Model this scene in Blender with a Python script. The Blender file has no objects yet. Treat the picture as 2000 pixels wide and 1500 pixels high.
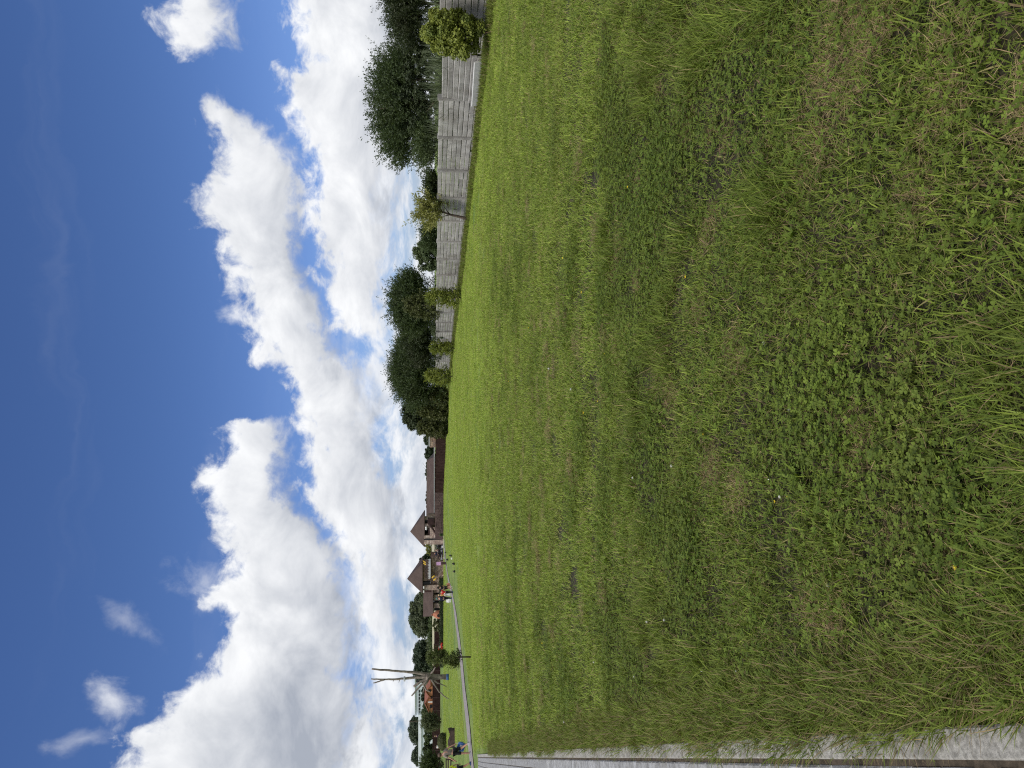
import bpy, bmesh, math, random
import numpy as np
from mathutils import Vector, Matrix

random.seed(7)
rng = np.random.default_rng(11)
R = math.radians
scene = bpy.context.scene
COL = scene.collection

# ------------------------------------------------------------------ camera
EYE = 1.5
FOC = 1440.0                       # focal length in photo pixels (photo 2000 x 1500, turned on its side)
PITCH = math.atan(152 / FOC)
FW = Vector((0, math.cos(PITCH), -math.sin(PITCH)))
UP = Vector((0, math.sin(PITCH), math.cos(PITCH)))
RT = Vector((1, 0, 0))
cam = bpy.data.cameras.new('camera')
cam.sensor_fit = 'HORIZONTAL'
cam.sensor_width = 36
cam.lens = 36 * FOC / 2000
cam.clip_start = 0.05
cam.clip_end = 6000
camo = bpy.data.objects.new('camera', cam)
COL.objects.link(camo)
camo.matrix_world = Matrix(((-UP.x, RT.x, -FW.x, 0), (-UP.y, RT.y, -FW.y, 0), (-UP.z, RT.z, -FW.z, EYE), (0, 0, 0, 1)))
scene.camera = camo

# ------------------------------------------------------------------ light and exposure
SUN_AZ, SUN_EL = -135.0, 56.0
scene.view_settings.view_transform = 'Standard'
scene.view_settings.look = 'None'
scene.view_settings.gamma = 1
scene.view_settings.exposure = 0.3
sun = bpy.data.lights.new('sun', 'SUN')
sun.energy = 2.8
sun.angle = R(28)
sun.color = (1.0, 0.95, 0.86)
suno = bpy.data.objects.new('sun', sun)
COL.objects.link(suno)
sd = Vector((math.sin(R(SUN_AZ)) * math.cos(R(SUN_EL)), math.cos(R(SUN_AZ)) * math.cos(R(SUN_EL)), math.sin(R(SUN_EL))))
suno.rotation_euler = sd.to_track_quat('Z', 'Y').to_euler()


def pixray(x, y):
    """photo pixel -> world direction"""
    return FW + RT * ((750 - y) / FOC) + UP * ((1000 - x) / FOC)


def azel(x, y):
    d = pixray(x, y)
    return math.degrees(math.atan2(d.x, d.y)), math.degrees(math.atan2(d.z, math.hypot(d.x, d.y)))


# ------------------------------------------------------------------ sky
BANDS = [  # each bank of cloud: its upper and its lower edge, as photo pixels (y, x), far banks first
    ([(-60, 560), (0, 575), (60, 580), (100, 602), (125, 600), (150, 572), (200, 566), (250, 572), (290, 600), (330, 612), (400, 608), (450, 614), (500, 642),
      (550, 632), (600, 650), (640, 662), (660, 692), (690, 725), (750, 728), (775, 775), (820, 800)],
     [(-60, 840), (0, 835), (150, 820), (250, 800), (350, 775), (450, 765), (550, 760), (650, 750), (700, 762), (750, 764), (775, 745), (820, 740)], 9.0),
    ([(660, 720), (700, 640), (725, 590), (800, 588), (880, 602), (960, 596), (1040, 640), (1120, 690), (1200, 708), (1280, 740), (1340, 732), (1380, 690),
      (1420, 662), (1480, 655), (1560, 660)],
     [(660, 690), (700, 690), (725, 712), (800, 730), (900, 765), (1000, 788), (1100, 792), (1200, 785), (1300, 768), (1400, 746), (1500, 746), (1560, 746)], 7.0),
    ([(-60, 320), (0, 330), (60, 340), (100, 372), (140, 440), (165, 500), (180, 442), (191, 414), (205, 402), (240, 416), (300, 420), (335, 412), (370, 388), (430, 396), (470, 430),
      (510, 442), (560, 455), (610, 470), (650, 486), (700, 526), (750, 580), (800, 640), (860, 720)],
     [(-60, 460), (0, 466), (60, 470), (100, 456), (140, 415), (165, 400), (180, 430), (191, 452), (205, 486), (240, 528), (290, 566), (350, 592), (450, 602), (540, 606), (600, 640),
      (650, 656), (700, 676), (750, 650), (800, 610), (860, 660)], 7.0),
    ([(770, 690), (800, 570), (812, 522), (826, 478), (845, 446), (870, 440), (900, 425), (930, 402), (975, 395), (1000, 410), (1060, 444), (1130, 450), (1165, 400), (1200, 448), (1250, 424),
      (1300, 388), (1350, 335), (1400, 285), (1450, 248), (1500, 230), (1560, 205)],
     [(770, 500), (800, 515), (812, 528), (830, 552), (870, 568), (930, 562), (980, 580), (1020, 625), (1100, 668), (1200, 692), (1300, 694), (1400, 692), (1500, 688), (1560, 688)], 9.0),
]
WISPS = [(205, 1375, 52, 40, 25, .75), (160, 1445, 60, 22, -25, .35), (245, 1215, 60, 30, 35, .3), (447, 624, 32, 24, 0, .8), (400, 1140, 60, 45, 30, .5)]


def nnode(nt, kind, **kw):
    n = nt.nodes.new(kind)
    for k, v in kw.items():
        setattr(n, k, v)
    return n


def mth(nt, op, a, b=None, c=None):
    n = nt.nodes.new('ShaderNodeMath')
    n.operation = op
    for i, q in enumerate((a, b, c)):
        if q is None:
            continue
        if isinstance(q, (int, float)):
            n.inputs[i].default_value = q
        else:
            nt.links.new(q, n.inputs[i])
    return n.outputs[0]


def maprange(nt, v, a, b, c=0.0, d=1.0, smooth=True):
    n = nt.nodes.new('ShaderNodeMapRange')
    n.interpolation_type = 'SMOOTHSTEP' if smooth else 'LINEAR'
    n.inputs[1].default_value = a; n.inputs[2].default_value = b
    n.inputs[3].default_value = c; n.inputs[4].default_value = d
    nt.links.new(v, n.inputs[0])
    return n.outputs[0]


def noise(nt, vec, scale, detail=4.0, rough=.55, dist=0.0, dims='3D', color=False):
    n = nt.nodes.new('ShaderNodeTexNoise')
    n.noise_dimensions = dims
    n.inputs['Scale'].default_value = scale
    n.inputs['Detail'].default_value = detail
    n.inputs['Roughness'].default_value = rough
    n.inputs['Distortion'].default_value = dist
    if vec is not None:
        nt.links.new(vec, n.inputs['Vector'])
    return n.outputs['Color' if color else 'Fac']


def mixc(nt, fac, a, b, blend='MIX'):
    n = nt.nodes.new('ShaderNodeMix')
    n.data_type = 'RGBA'
    n.blend_type = blend
    for i, q in ((0, fac), (6, a), (7, b)):
        if isinstance(q, (int, float)):
            n.inputs[i].default_value = q
        elif isinstance(q, (tuple, list)):
            n.inputs[i].default_value = tuple(q) + ((1,) if len(q) == 3 else ())
        else:
            nt.links.new(q, n.inputs[i])
    return n.outputs[2]


def edge_curve(nt, fac, pts):
    """elevation (degrees) of an edge of a cloud bank as a function of azimuth"""
    n = nt.nodes.new('ShaderNodeFloatCurve')
    c = n.mapping.curves[0]
    q = sorted(azel(x, y) for (y, x) in pts)
    q = [((a + 40) / 80, e / 45) for a, e in q]
    c.points[0].location = q[0]; c.points[1].location = q[-1]
    for p in q[1:-1]:
        c.points.new(*p)
    n.mapping.extend = 'HORIZONTAL'
    n.mapping.update()
    nt.links.new(fac, n.inputs['Value'])
    return mth(nt, 'MULTIPLY', n.outputs[0], 45)


world = bpy.data.worlds.new('World')
scene.world = world
world.use_nodes = True
wt = world.node_tree
wt.nodes.clear()
wout = wt.nodes.new('ShaderNodeOutputWorld')
bg = wt.nodes.new('ShaderNodeBackground')
bg.inputs['Strength'].default_value = 0.1
wt.links.new(bg.outputs[0], wout.inputs[0])
sky = wt.nodes.new('ShaderNodeTexSky')
sky.sky_type = 'NISHITA'
sky.sun_disc = False
sky.sun_elevation = R(SUN_EL)
sky.sun_rotation = R(SUN_AZ)
sky.air_density = 1.0
sky.dust_density = 0.3
sky.ozone_density = 1.6
tc = wt.nodes.new('ShaderNodeTexCoord')
nrm = wt.nodes.new('ShaderNodeVectorMath'); nrm.operation = 'NORMALIZE'
wt.links.new(tc.outputs['Generated'], nrm.inputs[0])
sp = wt.nodes.new('ShaderNodeSeparateXYZ'); wt.links.new(nrm.outputs[0], sp.inputs[0])
AZ = mth(wt, 'MULTIPLY', mth(wt, 'ARCTAN2', sp.outputs[0], sp.outputs[1]), 180 / math.pi)
EL = mth(wt, 'MULTIPLY', mth(wt, 'ARCSINE', sp.outputs[2]), 180 / math.pi)
cb = wt.nodes.new('ShaderNodeCombineXYZ'); wt.links.new(AZ, cb.inputs[0]); wt.links.new(EL, cb.inputs[1])
ELP = mth(wt, 'MULTIPLY', mth(wt, 'LOGARITHM', mth(wt, 'ADD', mth(wt, 'DIVIDE', mth(wt, 'MAXIMUM', EL, 0), 7.0), 1), math.e), 22)
cp = wt.nodes.new('ShaderNodeCombineXYZ'); wt.links.new(AZ, cp.inputs[0]); wt.links.new(ELP, cp.inputs[1])
P = cb.outputs[0]
for sc_, am_, det_ in ((.12, 4.2, 2), (.42, 2.9, 4)):          # billowing outlines
    nz = noise(wt, P, sc_, det_, .55, color=True)
    w1 = wt.nodes.new('ShaderNodeVectorMath'); w1.operation = 'SUBTRACT'; wt.links.new(nz, w1.inputs[0]); w1.inputs[1].default_value = (.5, .5, .5)
    w2 = wt.nodes.new('ShaderNodeVectorMath'); w2.operation = 'MULTIPLY_ADD'; wt.links.new(w1.outputs[0], w2.inputs[0]); w2.inputs[1].default_value = (am_, am_ * .8, 0)
    wt.links.new(P, w2.inputs[2])
    P = w2.outputs[0]
sw = wt.nodes.new('ShaderNodeSeparateXYZ'); wt.links.new(P, sw.inputs[0])
AW, EW = sw.outputs[0], sw.outputs[1]
FAC = mth(wt, 'MULTIPLY_ADD', AW, 1 / 80, .5)
fine = noise(wt, cp.outputs[0], .5, 8, .62, .3)
fine_up = mth(wt, 'SUBTRACT', fine, .5)
puff = noise(wt, cp.outputs[0], .17, 7, .58, .35)
offp = wt.nodes.new('ShaderNodeVectorMath'); offp.operation = 'ADD'; wt.links.new(cp.outputs[0], offp.inputs[0]); offp.inputs[1].default_value = (-.45, 1.1, 0)
puff2 = noise(wt, offp.outputs[0], .17, 7, .58, .35)              # the same billows one step nearer the sun: which side is in shade
puffs = mth(wt, 'ADD', mth(wt, 'MULTIPLY', mth(wt, 'SUBTRACT', puff, .5), 1.9), mth(wt, 'MULTIPLY', mth(wt, 'SUBTRACT', puff2, puff), 2.6))
WHITE, GREY = (8.0, 8.1, 8.25), (3.3, 3.6, 4.2)
final = mixc(wt, 1.0, sky.outputs[0], mixc(wt, maprange(wt, EL, 0, 22), (.50, .60, .96), (.40, .525, .80)), 'MULTIPLY')
# thin cirrus high up
cirn = wt.nodes.new('ShaderNodeMapping'); cirn.inputs['Rotation'].default_value = (0, 0, R(-33)); cirn.inputs['Scale'].default_value = (.03, .22, 1)
wt.links.new(P, cirn.inputs['Vector'])
cirrus = mth(wt, 'MULTIPLY', maprange(wt, noise(wt, cirn.outputs[0], 1.0, 4, .55, .3), .55, .95), .08)
final = mixc(wt, cirrus, final, WHITE)
# flat thin cloud in layers above the skyline
low = noise(wt, cp.outputs[0], .16, 8, .62, .4)
veil = mth(wt, 'MULTIPLY', mth(wt, 'MULTIPLY', maprange(wt, low, .39, .55), maprange(wt, EL, 9.0, 3.5)), .92)
final = mixc(wt, veil, final, mixc(wt, maprange(wt, puffs, -.3, .42), WHITE, (4.6, 5.0, 5.7)))
# the same broken cumulus goes on all round and overhead, outside this quarter of the sky
far = mth(wt, 'MAXIMUM', mth(wt, 'SUBTRACT', mth(wt, 'ABSOLUTE', AW), 31), mth(wt, 'SUBTRACT', EW, 33))
gen = mth(wt, 'ADD', mth(wt, 'MULTIPLY_ADD', noise(wt, P, .045, 3, .5), 26, -12.6), maprange(wt, far, 0, 9, -9, 0))
gen = mth(wt, 'MULTIPLY_ADD', fine_up, 4, gen)
final = mixc(wt, maprange(wt, gen, -.2, .9), final, mixc(wt, maprange(wt, mth(wt, 'MULTIPLY_ADD', gen, .12, puffs), 0, 1), WHITE, GREY))
for top_pts, bot_pts, deep in BANDS:
    te = edge_curve(wt, FAC, top_pts); be = edge_curve(wt, FAC, bot_pts)
    up = mth(wt, 'SUBTRACT', te, EW); dn = mth(wt, 'SUBTRACT', EW, be)
    d_ = mth(wt, 'MULTIPLY_ADD', fine_up, 5.6, mth(wt, 'SMOOTH_MIN', up, dn, 1.2))
    soft = maprange(wt, dn, 0, 3, 2.9, 1.7)                     # crisp tops, ragged soft bases
    a_ = maprange(wt, mth(wt, 'DIVIDE', mth(wt, 'ADD', d_, .7), soft), 0, 1)
    th = mth(wt, 'ADD', maprange(wt, up, .3, deep, -.22, .66), puffs)
    th = mth(wt, 'ADD', th, maprange(wt, dn, 2.2, .2, 0, .22))
    final = mixc(wt, a_, final, mixc(wt, maprange(wt, th, -.42, 1.0, smooth=False), WHITE, GREY))
for (x, y, rx, ry, rot, w) in WISPS:
    a0, e0 = azel(x, y)
    a1, e1 = azel(x + rx * math.cos(R(rot)), y + rx * math.sin(R(rot)))
    a2, e2 = azel(x - ry * math.sin(R(rot)), y + ry * math.cos(R(rot)))
    m = wt.nodes.new('ShaderNodeMapping'); m.vector_type = 'TEXTURE'
    m.inputs['Location'].default_value = (a0, e0, 0)
    m.inputs['Rotation'].default_value = (0, 0, math.atan2(e1 - e0, a1 - a0))
    m.inputs['Scale'].default_value = (math.hypot(a1 - a0, e1 - e0), math.hypot(a2 - a0, e2 - e0), 1)
    wt.links.new(P, m.inputs['Vector'])
    ln = wt.nodes.new('ShaderNodeVectorMath'); ln.operation = 'LENGTH'; wt.links.new(m.outputs[0], ln.inputs[0])
    d_ = mth(wt, 'MULTIPLY_ADD', fine_up, 2.8, mth(wt, 'SUBTRACT', 1.0, ln.outputs['Value']))
    final = mixc(wt, maprange(wt, d_, -.3, 1.7, 0, w), final, WHITE)
wt.links.new(final, bg.inputs['Color'])
world.cycles.sampling_method = 'MANUAL'
world.cycles.sample_map_resolution = 512


# ------------------------------------------------------------------ helpers
def sstep(a, b, t):
    t = np.clip((np.asarray(t, float) - a) / (b - a), 0, 1)
    return t * t * (3 - 2 * t)


def vnoise(x, y, seed=0):
    x = np.asarray(x, float); y = np.asarray(y, float)
    xi = np.floor(x).astype(np.int64); yi = np.floor(y).astype(np.int64)
    fx = x - xi; fy = y - yi
    fx = fx * fx * (3 - 2 * fx); fy = fy * fy * (3 - 2 * fy)

    def h(a, b):
        n = (a * 374761393 + b * 668265263 + seed * 1274126177) & 0xffffffff
        n = ((n ^ (n >> 13)) * 1274126177) & 0xffffffff
        return ((n ^ (n >> 16)) & 0xffff) / 65535.0
    return (h(xi, yi) * (1 - fx) + h(xi + 1, yi) * fx) * (1 - fy) + (h(xi, yi + 1) * (1 - fx) + h(xi + 1, yi + 1) * fx) * fy


def fbm(x, y, seed=0, o=4):
    s = 0; a = .5; t = 0
    for i in range(o):
        s = s + a * vnoise(np.asarray(x) * 2 ** i, np.asarray(y) * 2 ** i, seed + i * 17); t += a; a *= .5
    return s / t


def tz(x, y):
    """height of the ground: a shallow hollow on the left, slight waves"""
    x = np.asarray(x, float); y = np.asarray(y, float)
    z = -.55 * sstep(20, 42, y) * sstep(3, 17, -x) * (1 - sstep(78, 112, y))
    z = z + .35 * sstep(112, 135, y) * sstep(32, 44, -x)
    w = sstep(2.5, 6, np.abs(x + .965 + .503 * (y - 1.738)))
    return z + w * (.03 * (fbm(x * .35 + 5, y * .35, 3, 2) - .5) + .10 * sstep(10, 25, y) * (fbm(x * .06, y * .06, 9, 2) - .5))


def gz(x, y):
    return float(tz(x, y))


def ground(x, y):
    """where the ray through a photo pixel meets the ground"""
    d = pixray(x, y); z = 0.0
    for _ in range(30):
        t = (z - EYE) / d.z
        p = Vector((d.x * t, d.y * t, 0))
        z = .5 * z + .5 * gz(p.x, p.y)
    p.z = gz(p.x, p.y)
    return p


def at(x, y, Y):
    """the point at distance Y behind a photo pixel"""
    d = pixray(x, y)
    return Vector((d.x * Y / d.y, Y, EYE + d.z * Y / d.y))


class MB:
    def __init__(self):
        self.v = []; self.f = []

    def add(self, vs, fs):
        o = len(self.v)
        self.v += [tuple(p) for p in vs]; self.f += [tuple(i + o for i in q) for q in fs]
        return self

    def box(self, c, s, rz=0.0, ch=0.0, tilt=None):
        hx, hy, hz = s[0] / 2, s[1] / 2, s[2] / 2
        if ch <= 0:
            vs = [(-hx, -hy, -hz), (hx, -hy, -hz), (hx, hy, -hz), (-hx, hy, -hz), (-hx, -hy, hz), (hx, -hy, hz), (hx, hy, hz), (-hx, hy, hz)]
            fs = [(3, 2, 1, 0), (4, 5, 6, 7), (0, 1, 5, 4), (1, 2, 6, 5), (2, 3, 7, 6), (3, 0, 4, 7)]
        else:
            vs = [(-hx, -hy, -hz), (hx, -hy, -hz), (hx, hy, -hz), (-hx, hy, -hz), (-hx, -hy, hz - ch), (hx, -hy, hz - ch), (hx, hy, hz - ch), (-hx, hy, hz - ch),
                  (-hx + ch, -hy + ch, hz), (hx - ch, -hy + ch, hz), (hx - ch, hy - ch, hz), (-hx + ch, hy - ch, hz)]
            fs = [(3, 2, 1, 0), (0, 1, 5, 4), (1, 2, 6, 5), (2, 3, 7, 6), (3, 0, 4, 7), (4, 5, 9, 8), (5, 6, 10, 9), (6, 7, 11, 10), (7, 4, 8, 11), (8, 9, 10, 11)]
        M = Matrix.Rotation(rz, 4, 'Z')
        if tilt:
            M = M @ Matrix.Rotation(tilt[0], 4, 'X') @ Matrix.Rotation(tilt[1], 4, 'Y')
        c = Vector(c)
        return self.add([M @ Vector(p) + c for p in vs], fs)

    def tube(self, pts, rad, n=6, cap=True):
        pts = [Vector(p) for p in pts]
        if isinstance(rad, (int, float)):
            rad = [rad] * len(pts)
        vs = []; fs = []
        for i, p in enumerate(pts):
            d = (pts[min(i + 1, len(pts) - 1)] - pts[max(i - 1, 0)]).normalized()
            a = d.orthogonal().normalized() if i == 0 else (prev - d * prev.dot(d)).normalized()
            prev = a
            b = d.cross(a)
            for k in range(n):
                t = 2 * math.pi * k / n
                vs.append(p + (a * math.cos(t) + b * math.sin(t)) * rad[i])
        for i in range(len(pts) - 1):
            for k in range(n):
                fs.append((i * n + k, i * n + (k + 1) % n, (i + 1) * n + (k + 1) % n, (i + 1) * n + k))
        if cap:
            fs.append(tuple(range(n - 1, -1, -1))); fs.append(tuple(range((len(pts) - 1) * n, len(pts) * n)))
        return self.add(vs, fs)

    def lathe(self, prof, c=(0, 0, 0), n=12, sy=1.0):
        c = Vector(c); vs = []; fs = []
        for r, z in prof:
            for k in range(n):
                t = 2 * math.pi * k / n
                vs.append(c + Vector((r * math.cos(t), r * sy * math.sin(t), z)))
        for i in range(len(prof) - 1):
            for k in range(n):
                fs.append((i * n + k, i * n + (k + 1) % n, (i + 1) * n + (k + 1) % n, (i + 1) * n + k))
        fs.append(tuple(range(n - 1, -1, -1))); fs.append(tuple(range((len(prof) - 1) * n, len(prof) * n)))
        return self.add(vs, fs)

    def prism(self, poly, d):
        """extrude a polygon (list of points) by the vector d"""
        n = len(poly); d = Vector(d)
        vs = [Vector(p) for p in poly] + [Vector(p) + d for p in poly]
        fs = [tuple(range(n - 1, -1, -1)), tuple(range(n, 2 * n))] + [(i, (i + 1) % n, n + (i + 1) % n, n + i) for i in range(n)]
        return self.add(vs, fs)

    def mesh(self, name):
        m = bpy.data.meshes.new(name)
        m.from_pydata(self.v, [], self.f)
        bm = bmesh.new(); bm.from_mesh(m)
        bmesh.ops.recalc_face_normals(bm, faces=bm.faces)
        bm.to_mesh(m); bm.free()
        return m


def obj(name, mesh, mat, parent=None, loc=None, smooth=False):
    if isinstance(mesh, MB):
        mesh = mesh.mesh(name)
    if mat is not None and not mesh.materials:
        mesh.materials.append(mat)
    if smooth:
        mesh.polygons.foreach_set('use_smooth', [True] * len(mesh.polygons))
    o = bpy.data.objects.new(name, mesh)
    COL.objects.link(o)
    if parent:
        o.parent = parent
    if loc is not None:
        o.location = loc
    return o


def tag(o, label, cat, group=None):
    o['label'] = label; o['category'] = cat
    if group:
        o['group'] = group
    return o


def thing(name, label, cat, loc, group=None, rz=0.0):
    o = bpy.data.objects.new(name, None)
    o.empty_display_size = .1
    COL.objects.link(o)
    o.location = loc; o.rotation_euler.z = rz
    return tag(o, label, cat, group)


def structure(o):
    o['kind'] = 'structure'
    return o


def stuff(o, label=None, cat=None):
    o['kind'] = 'stuff'
    if label:
        tag(o, label, cat)
    return o


# ------------------------------------------------------------------ materials
def newmat(name):
    m = bpy.data.materials.new(name)
    m.use_nodes = True
    nt = m.node_tree
    b = nt.nodes['Principled BSDF']
    b.inputs['Specular IOR Level'].default_value = .25
    return m, nt, b


def setin(nt, sock, v):
    if isinstance(v, (tuple, list)):
        sock.default_value = tuple(v) + (1,)
    elif isinstance(v, (int, float)):
        sock.default_value = v
    else:
        nt.links.new(v, sock)


def bump(nt, b, h, strength, dist):
    n = nt.nodes.new('ShaderNodeBump')
    n.inputs['Strength'].default_value = strength; n.inputs['Distance'].default_value = dist
    nt.links.new(h, n.inputs['Height']); nt.links.new(n.outputs[0], b.inputs['Normal'])


def objpos(nt):
    return nt.nodes.new('ShaderNodeTexCoord').outputs['Object']


def worldpos(nt):
    return nt.nodes.new('ShaderNodeNewGeometry').outputs['Position']


def objrand(nt):
    return nt.nodes.new('ShaderNodeObjectInfo').outputs['Random']


def mat_noise(name, c1, c2, scale=3.0, rough=.8, detail=6, bmp=0.0, bdist=.01, rnd=0.0, spec=.25, dark=None, dscale=1.0):
    m, nt, b = newmat(name)
    p = worldpos(nt)
    c = mixc(nt, maprange(nt, noise(nt, p, scale, detail, .6), .3, .7), c1, c2)
    if dark:
        c = mixc(nt, maprange(nt, noise(nt, p, dscale, 5, .65), .5, .75, 0, .8), c, dark)
    if rnd:
        hs = nt.nodes.new('ShaderNodeHueSaturation')
        nt.links.new(maprange(nt, objrand(nt), 0, 1, 1 - rnd, 1 + rnd, False), hs.inputs['Value']); nt.links.new(c, hs.inputs['Color'])
        c = hs.outputs[0]
    setin(nt, b.inputs['Base Color'], c)
    b.inputs['Roughness'].default_value = rough
    b.inputs['Specular IOR Level'].default_value = spec
    if bmp:
        bump(nt, b, noise(nt, p, scale * 4, 6, .7), bmp, bdist)
    return m


def mat_plain(name, c, rough=.6, var=.12, scale=8.0, spec=.3):
    return mat_noise(name, tuple(q * (1 - var) for q in c), tuple(q * (1 + var) for q in c), scale, rough, 4, spec=spec)


def mat_stone(name, cols, scale, mortar, bmp=.6, squash=1.6):
    """coursed rubble: cells of different tone with recessed mortar"""
    m, nt, b = newmat(name)
    mp = nt.nodes.new('ShaderNodeMapping'); nt.links.new(worldpos(nt), mp.inputs['Vector']); mp.inputs['Scale'].default_value = (1, 1, squash)
    vo = nt.nodes.new('ShaderNodeTexVoronoi'); vo.inputs['Scale'].default_value = scale; vo.inputs['Randomness'].default_value = .85
    nt.links.new(mp.outputs[0], vo.inputs['Vector'])
    ve = nt.nodes.new('ShaderNodeTexVoronoi'); ve.feature = 'DISTANCE_TO_EDGE'; ve.inputs['Scale'].default_value = scale; ve.inputs['Randomness'].default_value = .85
    nt.links.new(mp.outputs[0], ve.inputs['Vector'])
    sc = nt.nodes.new('ShaderNodeSeparateColor'); nt.links.new(vo.outputs['Color'], sc.inputs[0])
    cr = nt.nodes.new('ShaderNodeValToRGB'); nt.links.new(sc.outputs[0], cr.inputs[0])
    cr.color_ramp.elements[0].color = tuple(cols[0]) + (1,); cr.color_ramp.elements[1].color = tuple(cols[-1]) + (1,)
    for i, c in enumerate(cols[1:-1]):
        e = cr.color_ramp.elements.new((i + 1) / (len(cols) - 1)); e.color = tuple(c) + (1,)
    jo = maprange(nt, ve.outputs['Distance'], .03, .09)
    c = mixc(nt, jo, mortar, cr.outputs[0])
    c = mixc(nt, mth(nt, 'MULTIPLY', noise(nt, worldpos(nt), 9, 5, .6), .25), c, (.09, .07, .06))
    setin(nt, b.inputs['Base Color'], c)
    b.inputs['Roughness'].default_value = .9
    bump(nt, b, jo, bmp, .03)
    return m


def mat_leaf(name, c1, c2, c3=None, trans=.3, patch=.5):
    """leaves: tone by leaf (attribute tint) and by clump, light passing through"""
    m, nt, b = newmat(name)
    at_ = nt.nodes.new('ShaderNodeAttribute'); at_.attribute_name = 'tint'
    c = mixc(nt, at_.outputs['Fac'], c1, c2)
    if c3:
        c = mixc(nt, maprange(nt, noise(nt, worldpos(nt), patch, 3, .6), .5, .72), c, c3)
    setin(nt, b.inputs['Base Color'], c)
    b.inputs['Roughness'].default_value = .55
    b.inputs['Specular IOR Level'].default_value = .3
    tr = nt.nodes.new('ShaderNodeBsdfTranslucent'); nt.links.new(mixc(nt, 1.0, c, (1.25, 1.3, .7), 'MULTIPLY'), tr.inputs['Color'])
    mx = nt.nodes.new('ShaderNodeMixShader'); mx.inputs[0].default_value = trans
    nt.links.new(b.outputs[0], mx.inputs[1]); nt.links.new(tr.outputs[0], mx.inputs[2])
    nt.links.new(mx.outputs[0], nt.nodes['Material Output'].inputs['Surface'])
    return m


def mat_grass():
    """grass: col = (tone, lightness, dryness) of each blade; broad drifts of tone across the lawn"""
    m, nt, b = newmat('grass')
    a = nt.nodes.new('ShaderNodeAttribute'); a.attribute_name = 'col'
    s = nt.nodes.new('ShaderNodeSeparateColor'); nt.links.new(a.outputs['Color'], s.inputs[0])
    p = worldpos(nt)
    g = mixc(nt, s.outputs[0], (.118, .200, .030), (.255, .330, .056))
    drift = maprange(nt, noise(nt, p, .55, 4, .6), .35, .68)
    g = mixc(nt, mth(nt, 'MULTIPLY', drift, .4), g, (.270, .350, .060))
    mp = nt.nodes.new('ShaderNodeMapping'); nt.links.new(p, mp.inputs['Vector']); mp.inputs['Scale'].default_value = (.06, .5, 1); mp.inputs['Rotation'].default_value = (0, 0, R(-8))
    g = mixc(nt, maprange(nt, noise(nt, mp.outputs[0], 1.3, 5, .65), .52, .72, 0, .35), g, (.290, .320, .080))
    g = mixc(nt, s.outputs[2], g, (.36, .26, .155))
    hs = nt.nodes.new('ShaderNodeHueSaturation'); nt.links.new(g, hs.inputs['Color'])
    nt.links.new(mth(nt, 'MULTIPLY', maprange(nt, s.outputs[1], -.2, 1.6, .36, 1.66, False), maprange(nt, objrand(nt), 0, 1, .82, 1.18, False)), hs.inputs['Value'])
    hs.inputs['Saturation'].default_value = 1.03
    g = hs.outputs[0]
    setin(nt, b.inputs['Base Color'], g)
    b.inputs['Roughness'].default_value = .6
    b.inputs['Specular IOR Level'].default_value = .15
    tr = nt.nodes.new('ShaderNodeBsdfTranslucent'); nt.links.new(mixc(nt, 1.0, g, (1.2, 1.25, .6), 'MULTIPLY'), tr.inputs['Color'])
    mx = nt.nodes.new('ShaderNodeMixShader'); mx.inputs[0].default_value = .22
    nt.links.new(b.outputs[0], mx.inputs[1]); nt.links.new(tr.outputs[0], mx.inputs[2])
    nt.links.new(mx.outputs[0], nt.nodes['Material Output'].inputs['Surface'])
    return m


def mat_ground():
    m, nt, b = newmat('lawn_soil')
    p = worldpos(nt)
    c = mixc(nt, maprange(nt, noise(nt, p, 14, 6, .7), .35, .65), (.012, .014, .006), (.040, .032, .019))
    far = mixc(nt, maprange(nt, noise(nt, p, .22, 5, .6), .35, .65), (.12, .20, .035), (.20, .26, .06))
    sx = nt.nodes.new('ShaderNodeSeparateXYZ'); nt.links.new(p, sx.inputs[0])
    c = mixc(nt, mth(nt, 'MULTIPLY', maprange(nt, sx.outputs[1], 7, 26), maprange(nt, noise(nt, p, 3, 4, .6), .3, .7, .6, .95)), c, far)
    setin(nt, b.inputs['Base Color'], c)
    b.inputs['Roughness'].default_value = .95
    bump(nt, b, noise(nt, p, 30, 5, .7), .6, .02)
    return m


M = {}
M['grass'] = mat_grass()
M['ground'] = mat_ground()
M['kerb'] = mat_noise('kerb_concrete', (.18, .173, .155), (.38, .368, .335), 55, .95, 10, .7, .006, .08, dark=(.13, .125, .105), dscale=6)
M['paver'] = mat_noise('paver_concrete', (.20, .20, .20), (.33, .335, .34), 18, .85, 10, .7, .006, .16, dark=(.17, .165, .15), dscale=5)
M['sand'] = mat_noise('joint_soil', (.035, .028, .02), (.09, .07, .05), 25, .95, 6, .6, .01)
M['walk'] = mat_noise('path_concrete', (.185, .168, .165), (.26, .238, .235), 1.2, .9, 8, .2, .01)

# ------------------------------------------------------------------ ground
def grid_lines(lo, hi, near, step0, grow):
    out = [0.0]; s = step0; v = 0.0
    while v < hi:
        if v > near:
            s *= grow
        v += s; out.append(v)
    s = step0; v = 0.0
    while v > lo:
        if -v > near:
            s *= grow
        v -= s; out.insert(0, v)
    return np.array(out)


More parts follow.
